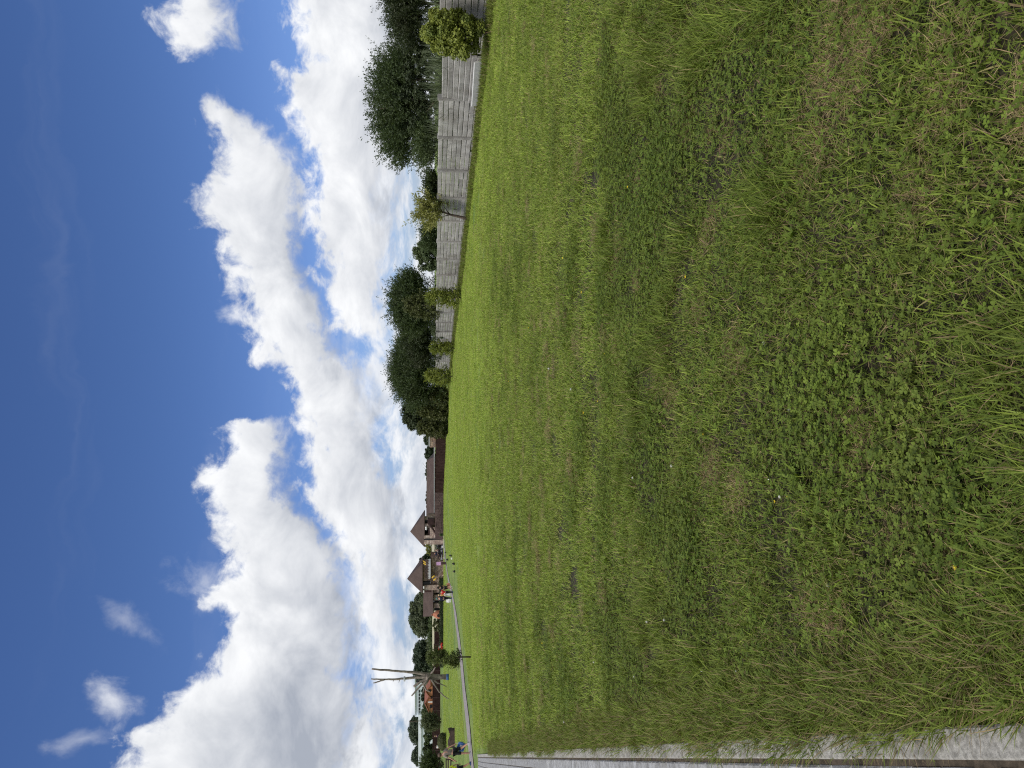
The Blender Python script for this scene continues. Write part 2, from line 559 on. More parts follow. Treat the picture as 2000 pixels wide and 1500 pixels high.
gx = grid_lines(-1800, 1800, 12, .5, 1.09); gy = grid_lines(-60, 3500, 40, .5, 1.07)
XX, YY = np.meshgrid(gx, gy)
ZZ = tz(XX, YY)
vs = np.stack([XX.ravel(), YY.ravel(), ZZ.ravel()], 1)
nx, ny = len(gx), len(gy)
ii = (np.arange(ny - 1)[:, None] * nx + np.arange(nx - 1)[None, :]).ravel()
lawn_mesh = bpy.data.meshes.new('lawn')
lawn_mesh.from_pydata(vs.tolist(), [], np.stack([ii, ii + 1, ii + nx + 1, ii + nx], 1).tolist())
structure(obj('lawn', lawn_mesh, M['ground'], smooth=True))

# ------------------------------------------------------------------ paved path on the left with its kerb
KD = Vector((-.503, 1, 0)).normalized()          # along the path
KN = Vector((-KD.y, KD.x, 0))                    # to the left of it, away from the lawn
K0 = Vector((-.965, 1.738, 0)) - KD * 2.2        # joint between kerb and pavers
PATH_LEN = 30.5


def kerb_side(x, y):
    """distance to the right of the kerb / paver joint (lawn positive)"""
    return -((np.asarray(x) - K0.x) * KN.x + (np.asarray(y) - K0.y) * KN.y)


def kerb_along(x, y):
    return (np.asarray(x) - K0.x) * KD.x + (np.asarray(y) - K0.y) * KD.y


KW = .085
krz = math.atan2(KD.y, KD.x)
bed = MB()
nb = 40
for i in range(nb):
    a = K0 + KD * (PATH_LEN * i / nb); b_ = K0 + KD * (PATH_LEN * (i + 1) / nb)
    za, zb = gz(a.x, a.y) + .006, gz(b_.x, b_.y) + .006
    A, B = a - KN * (KW + .01), b_ - KN * (KW + .01); C_, D_ = b_ + KN * 1.75, a + KN * 1.75
    bed.add([(A.x, A.y, za), (B.x, B.y, zb), (C_.x, C_.y, zb), (D_.x, D_.y, za)], [(0, 1, 2, 3)])
path = structure(obj('paved_path', bed, M['sand']))
kmesh = [MB().box((0, 0, 0), (.996, KW, .12), 0, .006).mesh('kerb_stone') for _ in range(1)][0]
kmesh.materials.append(M['kerb'])
for i in range(30):
    c = K0 + KD * (i + .5) - KN * (KW / 2 + .004)
    o = obj('kerb_stone', kmesh, None, path, (c.x, c.y, gz(c.x, c.y) - .028 + random.uniform(-.004, .003)))
    o.rotation_euler = (random.uniform(-.01, .01), random.uniform(-.004, .004), krz + random.uniform(-.004, .004))
pm = {}
rest = MB()
count = 0
for row in range(13):
    s = random.uniform(0, .1)
    q = .016 + row * .128
    while s < PATH_LEN:
        ln = random.choice((.075, .10, .10, .125, .15))
        c = K0 + KD * (s + ln / 2) + KN * (q + .06)
        z = gz(c.x, c.y) - .022 + random.uniform(-.003, .003)
        if row < 2 and s < 11.5 and count < 290:
            if ln not in pm:
                pm[ln] = MB().box((0, 0, 0), (ln - .007, .118, .08), 0, .009).mesh('paver'); pm[ln].materials.append(M['paver'])
            o = obj('paver', pm[ln], None, path, (c.x, c.y, z)); count += 1
            o.rotation_euler = (random.uniform(-.02, .02), random.uniform(-.02, .02), krz + random.uniform(-.015, .015))
        elif s < 14 or row < 4:
            rest.box((c.x, c.y, z), (ln - .007, .118, .08), krz, .009)
        else:
            rest.box((c.x, c.y, z), (ln - .007, .118, .08), krz)
        s += ln
stuff(obj('paver_field', rest, M['paver'], path))

# ------------------------------------------------------------------ concrete walk that curves across to the gate
WALK = [(1506, 923.5, 927.5), (1490, 919, 925.5), (1475, 917.5, 924), (1450, 915, 921.5), (1400, 910, 916.5), (1350, 904.5, 910), (1300, 900, 905), (1250, 894.5, 899), (1200, 888, 892),
        (1170, 883.5, 886.5), (1150, 879.5, 882.5), (1135, 876, 878.2), (1120, 873.4, 875), (1105, 871.4, 872.6), (1090, 869.6, 870.8), (1070, 868.2, 869.2)]
wl = [(ground(f, y), ground(n, y)) for y, f, n in WALK]
wl = [(a.lerp(b_, -.05), b_) for a, b_ in wl]
wm = MB()
wsub = []
for i in range(len(wl) - 1):
    for k in range(6):
        wsub.append((wl[i][0].lerp(wl[i + 1][0], k / 6), wl[i][1].lerp(wl[i + 1][1], k / 6)))
wsub.append(wl[-1])
rows_ = []
for a, b_ in wsub:
    for k in range(5):
        q = a.lerp(b_, k / 4)
        rows_.append((q.x, q.y, gz(q.x, q.y) + .035))
wf = []
for i in range(len(wsub) - 1):
    for k in range(4):
        j = i * 5 + k
        wf.append((j, j + 1, j + 6, j + 5))
wm.add(rows_, wf)
structure(obj('walk', wm, M['walk'], smooth=True))
walk_mid = np.array([[(a.x + b_.x) / 2, (a.y + b_.y) / 2, (a - b_).length / 2] for a, b_ in wsub])


def on_walk(x, y):
    x = np.asarray(x); y = np.asarray(y)
    d = np.full(x.shape, 99.0)
    for cx, cy, hw in walk_mid:
        d = np.minimum(d, np.hypot(x - cx, y - cy) - hw)
    return d


# ------------------------------------------------------------------ grass
def ribbons(root, az, tilt, curl, ln, wd, seg=3, twist=None):
    n = len(az)
    pos = np.array(root, float)
    side = np.stack([-np.sin(az), np.cos(az), np.zeros(n)], 1)
    if twist is not None:
        side = side * np.cos(twist)[:, None] + np.array([0, 0, 1.0]) * np.sin(twist)[:, None]
    V = []
    for j in range(seg + 1):
        t = j / seg
        w = wd * (1 - t ** 1.6) * (.75 + .5 * min(1, t * 3)) * .5
        if j < seg:
            V.append(pos - side * w[:, None]); V.append(pos + side * w[:, None])
        else:
            V.append(pos.copy())
        th = tilt + curl * t
        pos = pos + (ln / seg)[:, None] * np.stack([np.sin(th) * np.cos(az), np.sin(th) * np.sin(az), np.cos(th)], 1)
        pos[:, 2] = np.maximum(pos[:, 2], .004)
    k = 2 * seg + 1
    verts = np.stack(V, 1).reshape(-1, 3)
    base = np.arange(n) * k
    faces = []
    for j in range(seg - 1):
        faces.append(np.stack([base + 2 * j, base + 2 * j + 1, base + 2 * j + 3, base + 2 * j + 2], 1))
    tri = np.stack([base + 2 * seg - 2, base + 2 * seg - 1, base + 2 * seg], 1)
    fl = [list(q) for a in faces for q in a.tolist()] + tri.tolist()
    return verts, fl, k


def disc(n, r):
    a = rng.uniform(0, 2 * np.pi, n); q = r * np.sqrt(rng.uniform(0, 1, n))
    return np.stack([q * np.cos(a), q * np.sin(a), np.zeros(n)], 1)


def proto(name, parts, mat):
    V = []; F = []; Cc = []; o = 0
    for v, f, c in parts:
        V.append(v); F += [[i + o for i in q] for q in f]; Cc.append(c); o += len(v)
    V = np.concatenate(V); Cc = np.concatenate(Cc)
    m = bpy.data.meshes.new(name)
    m.from_pydata(V.tolist(), [], F)
    a = m.attributes.new('col', 'FLOAT_COLOR', 'POINT')
    a.data.foreach_set('color', np.concatenate([Cc, np.ones((len(Cc), 1))], 1).astype(np.float32).ravel())
    m.materials.append(mat)
    return bpy.data.objects.new(name, m)


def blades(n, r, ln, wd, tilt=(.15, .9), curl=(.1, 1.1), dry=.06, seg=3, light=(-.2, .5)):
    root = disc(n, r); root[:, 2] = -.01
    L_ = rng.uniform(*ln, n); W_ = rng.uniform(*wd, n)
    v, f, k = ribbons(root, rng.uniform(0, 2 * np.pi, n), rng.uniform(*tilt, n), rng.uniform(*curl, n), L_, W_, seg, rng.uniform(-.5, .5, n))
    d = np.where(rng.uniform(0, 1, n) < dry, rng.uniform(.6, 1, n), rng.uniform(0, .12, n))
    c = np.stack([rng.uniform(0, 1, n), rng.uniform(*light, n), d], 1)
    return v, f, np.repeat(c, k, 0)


def straw(n, r, ln=(.04, .12), wd=(.0012, .0028)):
    root = disc(n, r); root[:, 2] = rng.uniform(.004, .02, n)
    v, f, k = ribbons(root, rng.uniform(0, 2 * np.pi, n), rng.uniform(1.2, 1.7, n), rng.uniform(-.5, .4, n), rng.uniform(*ln, n), rng.uniform(*wd, n), 2)
    c = np.stack([rng.uniform(0, 1, n), rng.uniform(.15, .95, n), rng.uniform(.75, 1, n)], 1)
    return v, f, np.repeat(c, k, 0)


def clover(n, r, size=(.0046, .0084), h=(.015, .055)):
    V = []; F = []; C = []
    prof = [(0, 0), (.45, .42), (.85, .55), (1.08, .34), (1.0, 0), (1.08, -.34), (.85, -.55), (.45, -.42)]
    o = 0
    for p in disc(n, r):
        z = rng.uniform(*h); s = rng.uniform(*size) * 1.15; a0 = rng.uniform(0, 6.28)
        tl = rng.uniform(0, .6); ta = rng.uniform(0, 6.28)
        col = (rng.uniform(0, .5), rng.uniform(-.15, .3), rng.uniform(0, .08))
        for k in range(3):
            a = a0 + k * 2.094 + rng.uniform(-.15, .15)
            for (px, py) in prof:
                x = (px * math.cos(a) - py * math.sin(a)) * s * 1.35; y = (px * math.sin(a) + py * math.cos(a)) * s * 1.35
                zz = z + .18 * s * px - abs(py) * -.25 * s + math.tan(tl) * (x * math.cos(ta) + y * math.sin(ta)) * .8
                V.append((p[0] + x, p[1] + y, max(.004, zz))); C.append(col)
            F.append([o, o + 1, o + 2, o + 3, o + 4]); F.append([o, o + 4, o + 5, o + 6, o + 7]); o += 8
    return np.array(V), F, np.array(C)


def rosette(n, ln, wd, light=(.0, .45), tone=(.2, .8)):
    root = disc(n, .008)
    v, f, k = ribbons(root, np.arange(n) * 6.28 / n + rng.uniform(-.3, .3, n), rng.uniform(.5, 1.1, n), rng.uniform(.2, .7, n), rng.uniform(*ln, n), rng.uniform(*wd, n), 5)
    c = np.stack([rng.uniform(*tone, n), rng.uniform(*light, n), np.zeros(n)], 1)
    return v, f, np.repeat(c, k, 0)


protos = bpy.data.collections.new('grass_kinds')
kinds = {}


def reg(kind, parts):
    name = 'tuft_%02d_%s' % (len(protos.objects), kind)
    kinds.setdefault(kind, []).append(len(protos.objects))
    protos.objects.link(proto(name, parts, M['grass']))


for _ in range(4):  # blade colour runs darker near, lighter far, imitating how light falls on grass
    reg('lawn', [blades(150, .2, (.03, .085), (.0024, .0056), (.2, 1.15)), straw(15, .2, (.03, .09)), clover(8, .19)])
for _ in range(4):
    reg('clover', [clover(44, .2), blades(90, .2, (.03, .09), (.0026, .0058), (.2, 1.15)), straw(15, .2, (.03, .09))])
for _ in range(3):
    reg('straw', [straw(240, .14, (.03, .10), (.0012, .003)), blades(34, .2, (.03, .08), (.0025, .005)), clover(9, .2)])
for _ in range(3):
    reg('long', [blades(85, .13, (.09, .19), (.003, .0065), (.1, .8), (.4, 1.4), .08, 4, (-.15, .5)), blades(50, .15, (.05, .1), (.003, .005)), straw(16, .15)])
for _ in range(3):
    reg('edge', [blades(26, .035, (.05, .12), (.002, .005), (.2, 1.1), (.3, 1.3), .08, 4), straw(6, .05)])
for _ in range(2):
    reg('weed', [rosette(7, (.05, .10), (.014, .026)), blades(14, .08, (.04, .08), (.002, .004))])
for _ in range(3):
    reg('mid', [blades(200, .36, (.045, .10), (.005, .010), (.4, 1.25), seg=2, light=(.6, 1.4)), straw(20, .36, (.06, .14), (.003, .005))])  # lighter blade colour stands in for light on the tips
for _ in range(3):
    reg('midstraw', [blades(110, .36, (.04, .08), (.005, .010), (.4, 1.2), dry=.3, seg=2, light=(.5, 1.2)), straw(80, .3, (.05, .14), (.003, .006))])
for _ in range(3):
    reg('far', [blades(190, .9, (.05, .10), (.014, .028), (.5, 1.3), seg=1, dry=.08, light=(.8, 1.55))])  # lightest blades: sunlit tips at a grazing view, painted into the colour
for _ in range(4):
    reg('turf', [blades(170, .2, (.03, .085), (.0028, .006), (.3, 1.2), light=(.25, 1.05)), straw(20, .2, (.03, .09)), clover(5, .19)])  # lightness between near and far tufts, same painted light
for _ in range(2):
    reg('verge', [blades(160, .5, (.08, .20), (.008, .014), (.1, .9), (.2, 1.2), .22, 2)])

PX = []; PROT = []; PS = []; PI = []


def place(x, y, kind, scale, lift=0.0):
    n = len(x)
    ids = np.array(kinds[kind])[rng.integers(0, len(kinds[kind]), n)]
    PX.append(np.stack([x, y, tz(x, y) + lift], 1)); PI.append(ids)
    PS.append(np.repeat((np.asarray(scale) * np.ones(n))[:, None], 3, 1) * np.stack([np.ones(n), np.ones(n), rng.uniform(.75, 1.2, n)], 1))
    PROT.append(np.stack([rng.normal(0, .05, n), rng.normal(0, .05, n), rng.uniform(0, 6.28, n)], 1))


def scatter(y0, y1, dens, marg=1.0, slope=.56):
    wmax = slope * y1 + marg
    n = int(dens * 2 * wmax * (y1 - y0))
    x = rng.uniform(-wmax, wmax, n); y = rng.uniform(y0, y1, n)
    k = np.abs(x) < slope * y + marg
    x, y = x[k], y[k]
    return x, y


FENCE0 = Vector((9.75, 21.5)); FENCE_AZ = R(-10.5)
FD = Vector((math.sin(FENCE_AZ), math.cos(FENCE_AZ), 0)); FN = Vector((-FD.y, FD.x, 0))   # FN points to the lawn


def fence_side(x, y):
    return (np.asarray(x) - FENCE0.x) * FN.x + (np.asarray(y) - FENCE0.y) * FN.y


# nearest metres: mown grass, clover, dry thatch
x, y = scatter(.9, 6.5, 72)
xe, ye = scatter(.9, 3.3, 26)
x = np.concatenate([x, xe]); y = np.concatenate([y, ye])
ks = kerb_side(x, y)
k = ks > .27 + .05 * vnoise(kerb_along(x, y) * 3, 0 * x)
x, y, ks = x[k], y[k], ks[k]
dry = fbm(x * 2.1, y * 2.1, 21, 3); clo = fbm(x * 1.4, y * 1.4, 33, 3) + .13 * sstep(.0, .9, x)
DRYSPOT = [(1285, 730, .11), (1305, 765, .08), (1312, 790, .07), (1392, 920, .07), (1240, 1030, .06), (1655, 150, .05), (1640, 185, .05), (1350, 232, .05), (1720, 260, .035), (1800, 380, .035), (1490, 320, .04),
           (1365, 595, .05), (1450, 970, .05), (1850, 90, .035), (1700, 40, .04), (1430, 255, .04), (1205, 1010, .07), (1600, 490, .04), (1900, 210, .035), (1150, 590, .10), (1100, 870, .10)]
spot = np.zeros(len(x), bool)
for (px_, py_, r_) in DRYSPOT:
    g_ = ground(px_, py_)
    spot |= np.hypot(x - g_.x, (y - g_.y) * .7) < r_ + .02
is_dry = spot | (fbm(x * 4.5, y * 4.5, 21, 3) > .74)
is_clo = (~is_dry) & (clo > .625)
is_long = (~is_dry) & (~is_clo) & (fbm(x * .8, y * .8, 51, 3) + .22 * sstep(1.1, .3, ks) > .60)
rest_ = ~(is_dry | is_clo | is_long) | (is_dry & (rng.uniform(0, 1, len(x)) < .15))
turf = rest_ & (rng.uniform(3.2, 7.0, len(x)) < y)
rest_ = rest_ & ~turf
place(x[turf], y[turf], 'turf', rng.uniform(.85, 1.2, turf.sum()))
for msk, kind, sc_ in ((is_dry, 'straw', (.55, 1.0)), (is_clo, 'clover', (.85, 1.2)), (is_long, 'long', (.7, 1.05)), (rest_, 'lawn', (.85, 1.2))):
    place(x[msk], y[msk], kind, rng.uniform(*sc_, msk.sum()))
xw, yw = scatter(1.2, 8, 1.0)
k = kerb_side(xw, yw) > .2
place(xw[k], yw[k], 'weed', rng.uniform(.6, 1.1, k.sum()), .012)
# ragged edge along the kerb
n = 6500
s_ = rng.uniform(.5, 1, n) ** 2 * 0 + rng.uniform(0, 1, n) ** 1.5 * 22 + .5
o_ = KW + .012 + rng.uniform(0, .26, n) - .10 * (fbm(s_ * 2.2, 0 * s_, 61, 2) - .38)
ex = K0.x + KD.x * s_ - KN.x * o_; ey = K0.y + KD.y * s_ - KN.y * o_
place(ex, ey, 'edge', rng.uniform(.7, 1.5, n))
# middle distance
x, y = scatter(6.3, 25, 30, 1.5)
k = (rng.uniform(11, 25, len(y)) > y) & (kerb_side(x, y) > .34)
x, y = x[k], y[k]
dry = fbm(x * 1.3, y * 1.8, 21, 3); clo = fbm(x * .9, y * .9, 33, 3)
a_ = fbm(x * 2.2, y * 3.0, 23, 3) > .715; b2 = (~a_) & (clo > .70); c2 = ~(a_ | b2)
place(x[a_], y[a_], 'straw', rng.uniform(.6, 1.2, a_.sum()), .02)
place(x[b2], y[b2], 'clover', rng.uniform(1.0, 1.4, b2.sum()))
c2 = c2 | a_ | (b2 & (rng.uniform(0, 1, len(x)) < .6))
place(x[c2], y[c2], 'turf', rng.uniform(1.05, 1.5, c2.sum()))
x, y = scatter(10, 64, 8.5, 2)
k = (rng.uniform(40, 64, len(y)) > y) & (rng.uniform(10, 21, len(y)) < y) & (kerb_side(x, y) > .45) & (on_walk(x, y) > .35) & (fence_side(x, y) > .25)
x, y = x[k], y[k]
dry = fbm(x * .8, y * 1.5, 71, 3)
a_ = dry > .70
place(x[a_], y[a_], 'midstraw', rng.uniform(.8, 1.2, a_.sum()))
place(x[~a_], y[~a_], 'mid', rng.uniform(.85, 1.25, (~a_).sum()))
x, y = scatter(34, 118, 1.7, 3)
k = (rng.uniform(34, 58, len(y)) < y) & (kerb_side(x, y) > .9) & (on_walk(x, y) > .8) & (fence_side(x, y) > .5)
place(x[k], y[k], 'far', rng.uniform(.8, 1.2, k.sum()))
# longer grass at the foot of the fence
n = 1500
s_ = rng.uniform(-6, 52, n); o_ = rng.uniform(.1, .7, n)
place(FENCE0.x + FD.x * s_ + FN.x * o_, FENCE0.y + FD.y * s_ + FN.y * o_, 'verge', rng.uniform(.6, 1.5, n))

pts = np.concatenate(PX); ids = np.concatenate(PI).astype(np.int32); rots = np.concatenate(PROT).astype(np.float32); scl = np.concatenate(PS).astype(np.float32)
gm = bpy.data.meshes.new('lawn_grass')
gm.from_pydata(pts.tolist(), [], [])
gm.attributes.new('kind', 'INT', 'POINT').data.foreach_set('value', ids)
gm.attributes.new('turn', 'FLOAT_VECTOR', 'POINT').data.foreach_set('vector', rots.ravel())
gm.attributes.new('size', 'FLOAT_VECTOR', 'POINT').data.foreach_set('vector', scl.ravel())
go_ = obj('lawn_grass', gm, M['grass'])
stuff(go_, 'short green mown grass with clover and dry thatch covering the lawn', 'grass')
ng = bpy.data.node_groups.new('grass_instances', 'GeometryNodeTree')
ng.interface.new_socket('Geometry', in_out='INPUT', socket_type='NodeSocketGeometry')
ng.interface.new_socket('Geometry', in_out='OUTPUT', socket_type='NodeSocketGeometry')
gi = ng.nodes.new('NodeGroupInput'); gout = ng.nodes.new('NodeGroupOutput')
ci = ng.nodes.new('GeometryNodeCollectionInfo'); ci.inputs['Collection'].default_value = protos
ci.inputs['Separate Children'].default_value = True; ci.inputs['Reset Children'].default_value = True
ip = ng.nodes.new('GeometryNodeInstanceOnPoints'); ip.inputs['Pick Instance'].default_value = True


def named(name, typ):
    n = ng.nodes.new('GeometryNodeInputNamedAttribute'); n.data_type = typ; n.inputs['Name'].default_value = name
    return n.outputs['Attribute']


e2r = ng.nodes.new('FunctionNodeEulerToRotation')
ng.links.new(named('turn', 'FLOAT_VECTOR'), e2r.inputs[0])
ng.links.new(gi.outputs[0], ip.inputs['Points']); ng.links.new(ci.outputs[0], ip.inputs['Instance'])
ng.links.new(named('kind', 'INT'), ip.inputs['Instance Index']); ng.links.new(e2r.outputs[0], ip.inputs['Rotation'])
ng.links.new(named('size', 'FLOAT_VECTOR'), ip.inputs['Scale'])
ng.links.new(ip.outputs[0], gout.inputs[0])
md = go_.modifiers.new('instances', 'NODES'); md.node_group = ng
print('grass points', len(pts))

# ------------------------------------------------------------------ concrete slab fence on the right
M['slab'] = mat_noise('fence_concrete', (.25, .24, .226), (.36, .352, .336), 2.6, .9, 9, .8, .02, .14, dark=(.19, .175, .155), dscale=1.6)
M['slab_pale'] = mat_noise('pale_concrete', (.42, .42, .41), (.55, .55, .54), 3, .9, 7, .3, .01, .05)
BAY = 2.5; FH = 1.36; COURSES = 8
F0 = Vector((FENCE0.x, FENCE0.y, 0))
fence = thing('concrete_fence', 'long weathered grey concrete slab fence with posts along the right of the lawn', 'fence', (F0.x, F0.y, 0))
frz = math.atan2(FD.y, FD.x)


def fpt(s, o=0.0, z=0.0):
    p = FD * s + FN * o
    return Vector((p.x, p.y, gz(F0.x + p.x, F0.y + p.y) + z))


post_m = MB().box((0, 0, .70), (.13, .17, 1.42), 0, .012).box((0, .088, .70), (.05, .02, 1.36)).mesh('post'); post_m.materials.append(M['slab'])
slab_cache = {}


def slab(ln, h):
    key = (round(ln, 2), round(h, 3))
    if key not in slab_cache:
        m = MB()
        hl, hh, d = key[0] / 2, key[1] / 2, .035
        c = .014
        # a cast stone face: chamfered and a little uneven
        vs = [(-hl, -d, -hh), (hl, -d, -hh), (hl, -d, hh), (-hl, -d, hh), (-hl, d - c, -hh), (hl, d - c, -hh), (hl, d - c, hh), (-hl, d - c, hh)]
        for sx, sz in ((-1, -1), (1, -1), (1, 1), (-1, 1)):
            vs.append((sx * (hl - c), d + random.uniform(-.008, .008), sz * (hh - c)))
        m.add(vs, [(0, 1, 2, 3), (0, 1, 5, 4), (1, 2, 6, 5), (2, 3, 7, 6), (3, 0, 4, 7), (4, 5, 9, 8), (5, 6, 10, 9), (6, 7, 11, 10), (7, 4, 8, 11), (8, 9, 10, 11)])
        slab_cache[key] = m.mesh('slab'); slab_cache[key].materials.append(M['slab'])
    return slab_cache[key]


ch_ = FH / COURSES
for k in range(-2, 22):
    p = fpt(k * BAY)
    o = obj('post', post_m, None, fence, (p.x, p.y, p.z - .02))
    o.rotation_euler = (random.uniform(-.02, .02), random.uniform(-.02, .02), frz)
    if k == 21:
        continue
    lean = R(9) if k == 0 else random.uniform(-.015, .015)
    drop = -.10 if k == 0 else 0.0
    for c in range(COURSES):
        if k <= 7 and k != -2:
            cuts = [0] + sorted(random.uniform(.2, .8) for _ in range(random.choice((0, 1, 1, 2)))) + [1]
        else:
            cuts = [0, 1]
        for a, b_ in zip(cuts[:-1], cuts[1:]):
            if b_ - a < .08:
                continue
            ln = max(.2, round((b_ - a) * (BAY - .14) * 20) / 20)
            s = k * BAY + .07 + (a + b_) / 2 * (BAY - .14)
            zz = (c + .5) * ch_ + drop
            q = fpt(s, random.uniform(-.012, .014) - math.sin(lean) * (FH - zz) * (-1 if k else -1) * (1 if k == 0 else 0), zz)
            o = obj('slab', slab(ln - .012, ch_ - .014), None, fence, q)
            o.rotation_euler = (-lean, random.uniform(-.006, .006), frz)
for s, dz, t in ((1.25, .16, .30),):
    q = fpt(s, .30, dz)
    o = obj('fallen_slab', MB().box((0, 0, 0), (2.3, .06, .34), 0, .01), M['slab_pale'], fence, q)
    o['label'] = 'pale slab slipped out of the leaning bay'
    o.rotation_euler = (-t, .015, frz)


def fence_y(y):
    """distance of the fence behind a photo column"""
    d = pixray(900, y)
    k = d.x / d.y
    t = (FENCE0.x - k * FENCE0.y) / (k * FD.y - FD.x)
    return FENCE0.y + t * FD.y


# ------------------------------------------------------------------ trees
def leaf_mesh(name, P, N, T, size, asp, tint, fold=.12):
    """one folded leaf (a quad) for each point: P place, N facing, T direction it points"""
    T = T - N * np.sum(T * N, 1, keepdims=True)
    T /= np.linalg.norm(T, axis=1, keepdims=True) + 1e-9
    B = np.cross(N, T)
    s = size[:, None]
    V = np.stack([P, P + T * s * .5 + B * s * asp * .5 + N * s * fold, P + T * s, P + T * s * .5 - B * s * asp * .5 + N * s * fold], 1).reshape(-1, 3)
    n = len(P)
    m = bpy.data.meshes.new(name)
    m.vertices.add(4 * n); m.vertices.foreach_set('co', V.astype(np.float32).ravel())
    m.loops.add(4 * n); m.loops.foreach_set('vertex_index', np.arange(4 * n, dtype=np.int32))
    m.polygons.add(n); m.polygons.foreach_set('loop_start', (np.arange(n) * 4).astype(np.int32))
    m.polygons.foreach_set('loop_total', np.full(n, 4, np.int32))
    m.update(calc_edges=True)
    m.attributes.new('tint', 'FLOAT', 'POINT').data.foreach_set('value', np.repeat(tint, 4).astype(np.float32))
    return m


def unit(n):
    v = rng.normal(size=(n, 3))
    return v / np.linalg.norm(v, axis=1, keepdims=True)


def norm(v):
    return v / (np.linalg.norm(v, axis=1, keepdims=True) + 1e-9)


def crown_clumps(rx, ry, rz, clumps, per, rc, leaf, base=-1.0, flat=.8):
    """clumps of leaves spread through an ellipsoid, uneven outline"""
    C = unit(clumps) * (rng.uniform(.25, 1, clumps) ** .45)[:, None]
    C = C[C[:, 2] > base]
    lump = .82 + .36 * rng.uniform(0, 1, len(C))
    C = C * np.array([rx, ry, rz]) * lump[:, None]
    P = []; N = []
    tn = []
    for c in C:
        r = rc * rng.uniform(.55, 1.25)
        k = int(per * rng.uniform(.6, 1.3))
        d = unit(k)
        P.append(c + d * (rng.uniform(.3, 1, k) ** .5)[:, None] * r * np.array([1, 1, flat]))
        N.append(d * .7 + unit(k) * .6 + np.array([0, 0, .5]))
        tn.append(np.clip(rng.uniform(0, 1) * .5 + rng.uniform(0, 1, k) * .6 - .05, 0, 1))
    P = np.concatenate(P); N = norm(np.concatenate(N)); tn = np.concatenate(tn)
    n = len(P)
    return P, N, unit(n), leaf * rng.uniform(.6, 1.35, n), tn


def crown_shoots(rx, ry, rz, shoots, per, ln, leaf, up=.9):
    """willow: whippy shoots that rise out of the crown, leaves along them"""
    d = unit(shoots)
    d[:, 2] = np.where(rng.uniform(0, 1, shoots) < .55, np.abs(d[:, 2]), d[:, 2])
    base = d * (rng.uniform(.1, .95, shoots) ** .6)[:, None] * np.array([rx, ry, rz])
    low = base[:, 2] < -.3 * rz
    base[:, 2] = np.where(low, rng.uniform(-1.0, .1, shoots) * rz, base[:, 2])
    g = norm(d * np.array([1, 1, .5]) + np.array([0, 0, up]) + unit(shoots) * .35)
    L = ln * rng.uniform(.5, 1.2, shoots) * np.where(rng.uniform(0, 1, shoots) < .2, 1.35, 1)
    t = rng.uniform(0, 1, (shoots, per))
    bend = norm(g * np.array([1, 1, 0]) + 1e-6)
    P = base[:, None] + g[:, None] * (t * L[:, None])[..., None] + bend[:, None] * (.22 * L[:, None] * t ** 2)[..., None]
    P = P.reshape(-1, 3) + rng.normal(0, .03, (shoots * per, 3))
    G = np.repeat(g, per, 0)
    n = len(P)
    T = norm(G * .9 + unit(n) * .8)
    N = norm(unit(n) * .8 + np.array([0, 0, .6]))
    tn = np.clip(np.repeat(rng.uniform(0, .5, shoots), per) + rng.uniform(0, .5, n), 0, 1)
    return P, N, T, leaf * rng.uniform(.6, 1.3, n), tn


def crown_conifer(rx, ry, rz, sprays, per, ln, leaf, cone=.65):
    """thuja: flat sprays pointing up and out over a pointed body, z from 0 to 2 rz"""
    t = rng.uniform(.02, 1, sprays) ** .8
    a = rng.uniform(0, 6.283, sprays)
    prof = np.minimum(1, (t / .22) ** .6) * (1 - t) ** cone + .05
    prof = prof * (.62 + .7 * vnoise(a * 1.6 + 3, t * 7, int(rng.integers(0, 99))))
    rr = prof * rng.uniform(.55, 1.08, sprays)
    base = np.stack([np.cos(a) * rr * rx, np.sin(a) * rr * ry, t * 2 * rz], 1)
    out = np.stack([np.cos(a), np.sin(a), np.zeros(sprays)], 1)
    g = norm(out * .8 + np.array([0, 0, .8]) + unit(sprays) * .45)
    ln = ln * rng.uniform(.7, 1.7, (sprays, 1))
    q = rng.uniform(0, 1, (sprays, per))
    P = (base[:, None] + g[:, None] * (q * ln)[..., None]).reshape(-1, 3) + rng.normal(0, .03, (sprays * per, 3))
    n = len(P)
    T = norm(np.repeat(g, per, 0) + unit(n) * .6)
    N = norm(np.repeat(out, per, 0) * .6 + unit(n) * .7 + np.array([0, 0, .2]))
    tn = np.clip(np.repeat(rng.uniform(0, .6, sprays), per) + rng.uniform(0, .4, n), 0, 1)
    return P, N, T, leaf * rng.uniform(.6, 1.3, n), tn


M['bark'] = mat_noise('bark', (.055, .042, .032), (.12, .095, .075), 14, .95, 6, .7, .02)
M['willow'] = mat_leaf('willow_leaf', (.036, .058, .022), (.085, .118, .048), (.058, .078, .032), .3)
M['dark_leaf'] = mat_leaf('dark_leaf', (.024, .037, .015), (.055, .074, .028), (.042, .048, .023), .22)
M['shrub'] = mat_leaf('shrub_leaf', (.045, .070, .028), (.105, .14, .056), None, .28)
M['thuja'] = mat_leaf('thuja_leaf', (.115, .145, .022), (.26, .295, .052), (.12, .16, .032), .25, 1.3)
M['thuja_dark'] = mat_leaf('dark_thuja_leaf', (.042, .056, .017), (.105, .115, .036), None, .2)
M['gold'] = mat_leaf('yellow_leaf', (.19, .195, .055), (.34, .345, .13), (.25, .275, .08), .35)
M['pine'] = mat_leaf('pine_needles', (.055, .080, .020), (.13, .155, .045), None, .15)
M['reed'] = mat_leaf('reed_leaf', (.050, .072, .036), (.16, .19, .105), None, .25)
M['pale_leaf'] = mat_leaf('pale_leaf', (.070, .090, .050), (.15, .175, .095), (.055, .075, .035), .3, .25)
M['far_leaf'] = mat_leaf('far_leaf', (.035, .055, .030), (.075, .10, .055), None, .2)


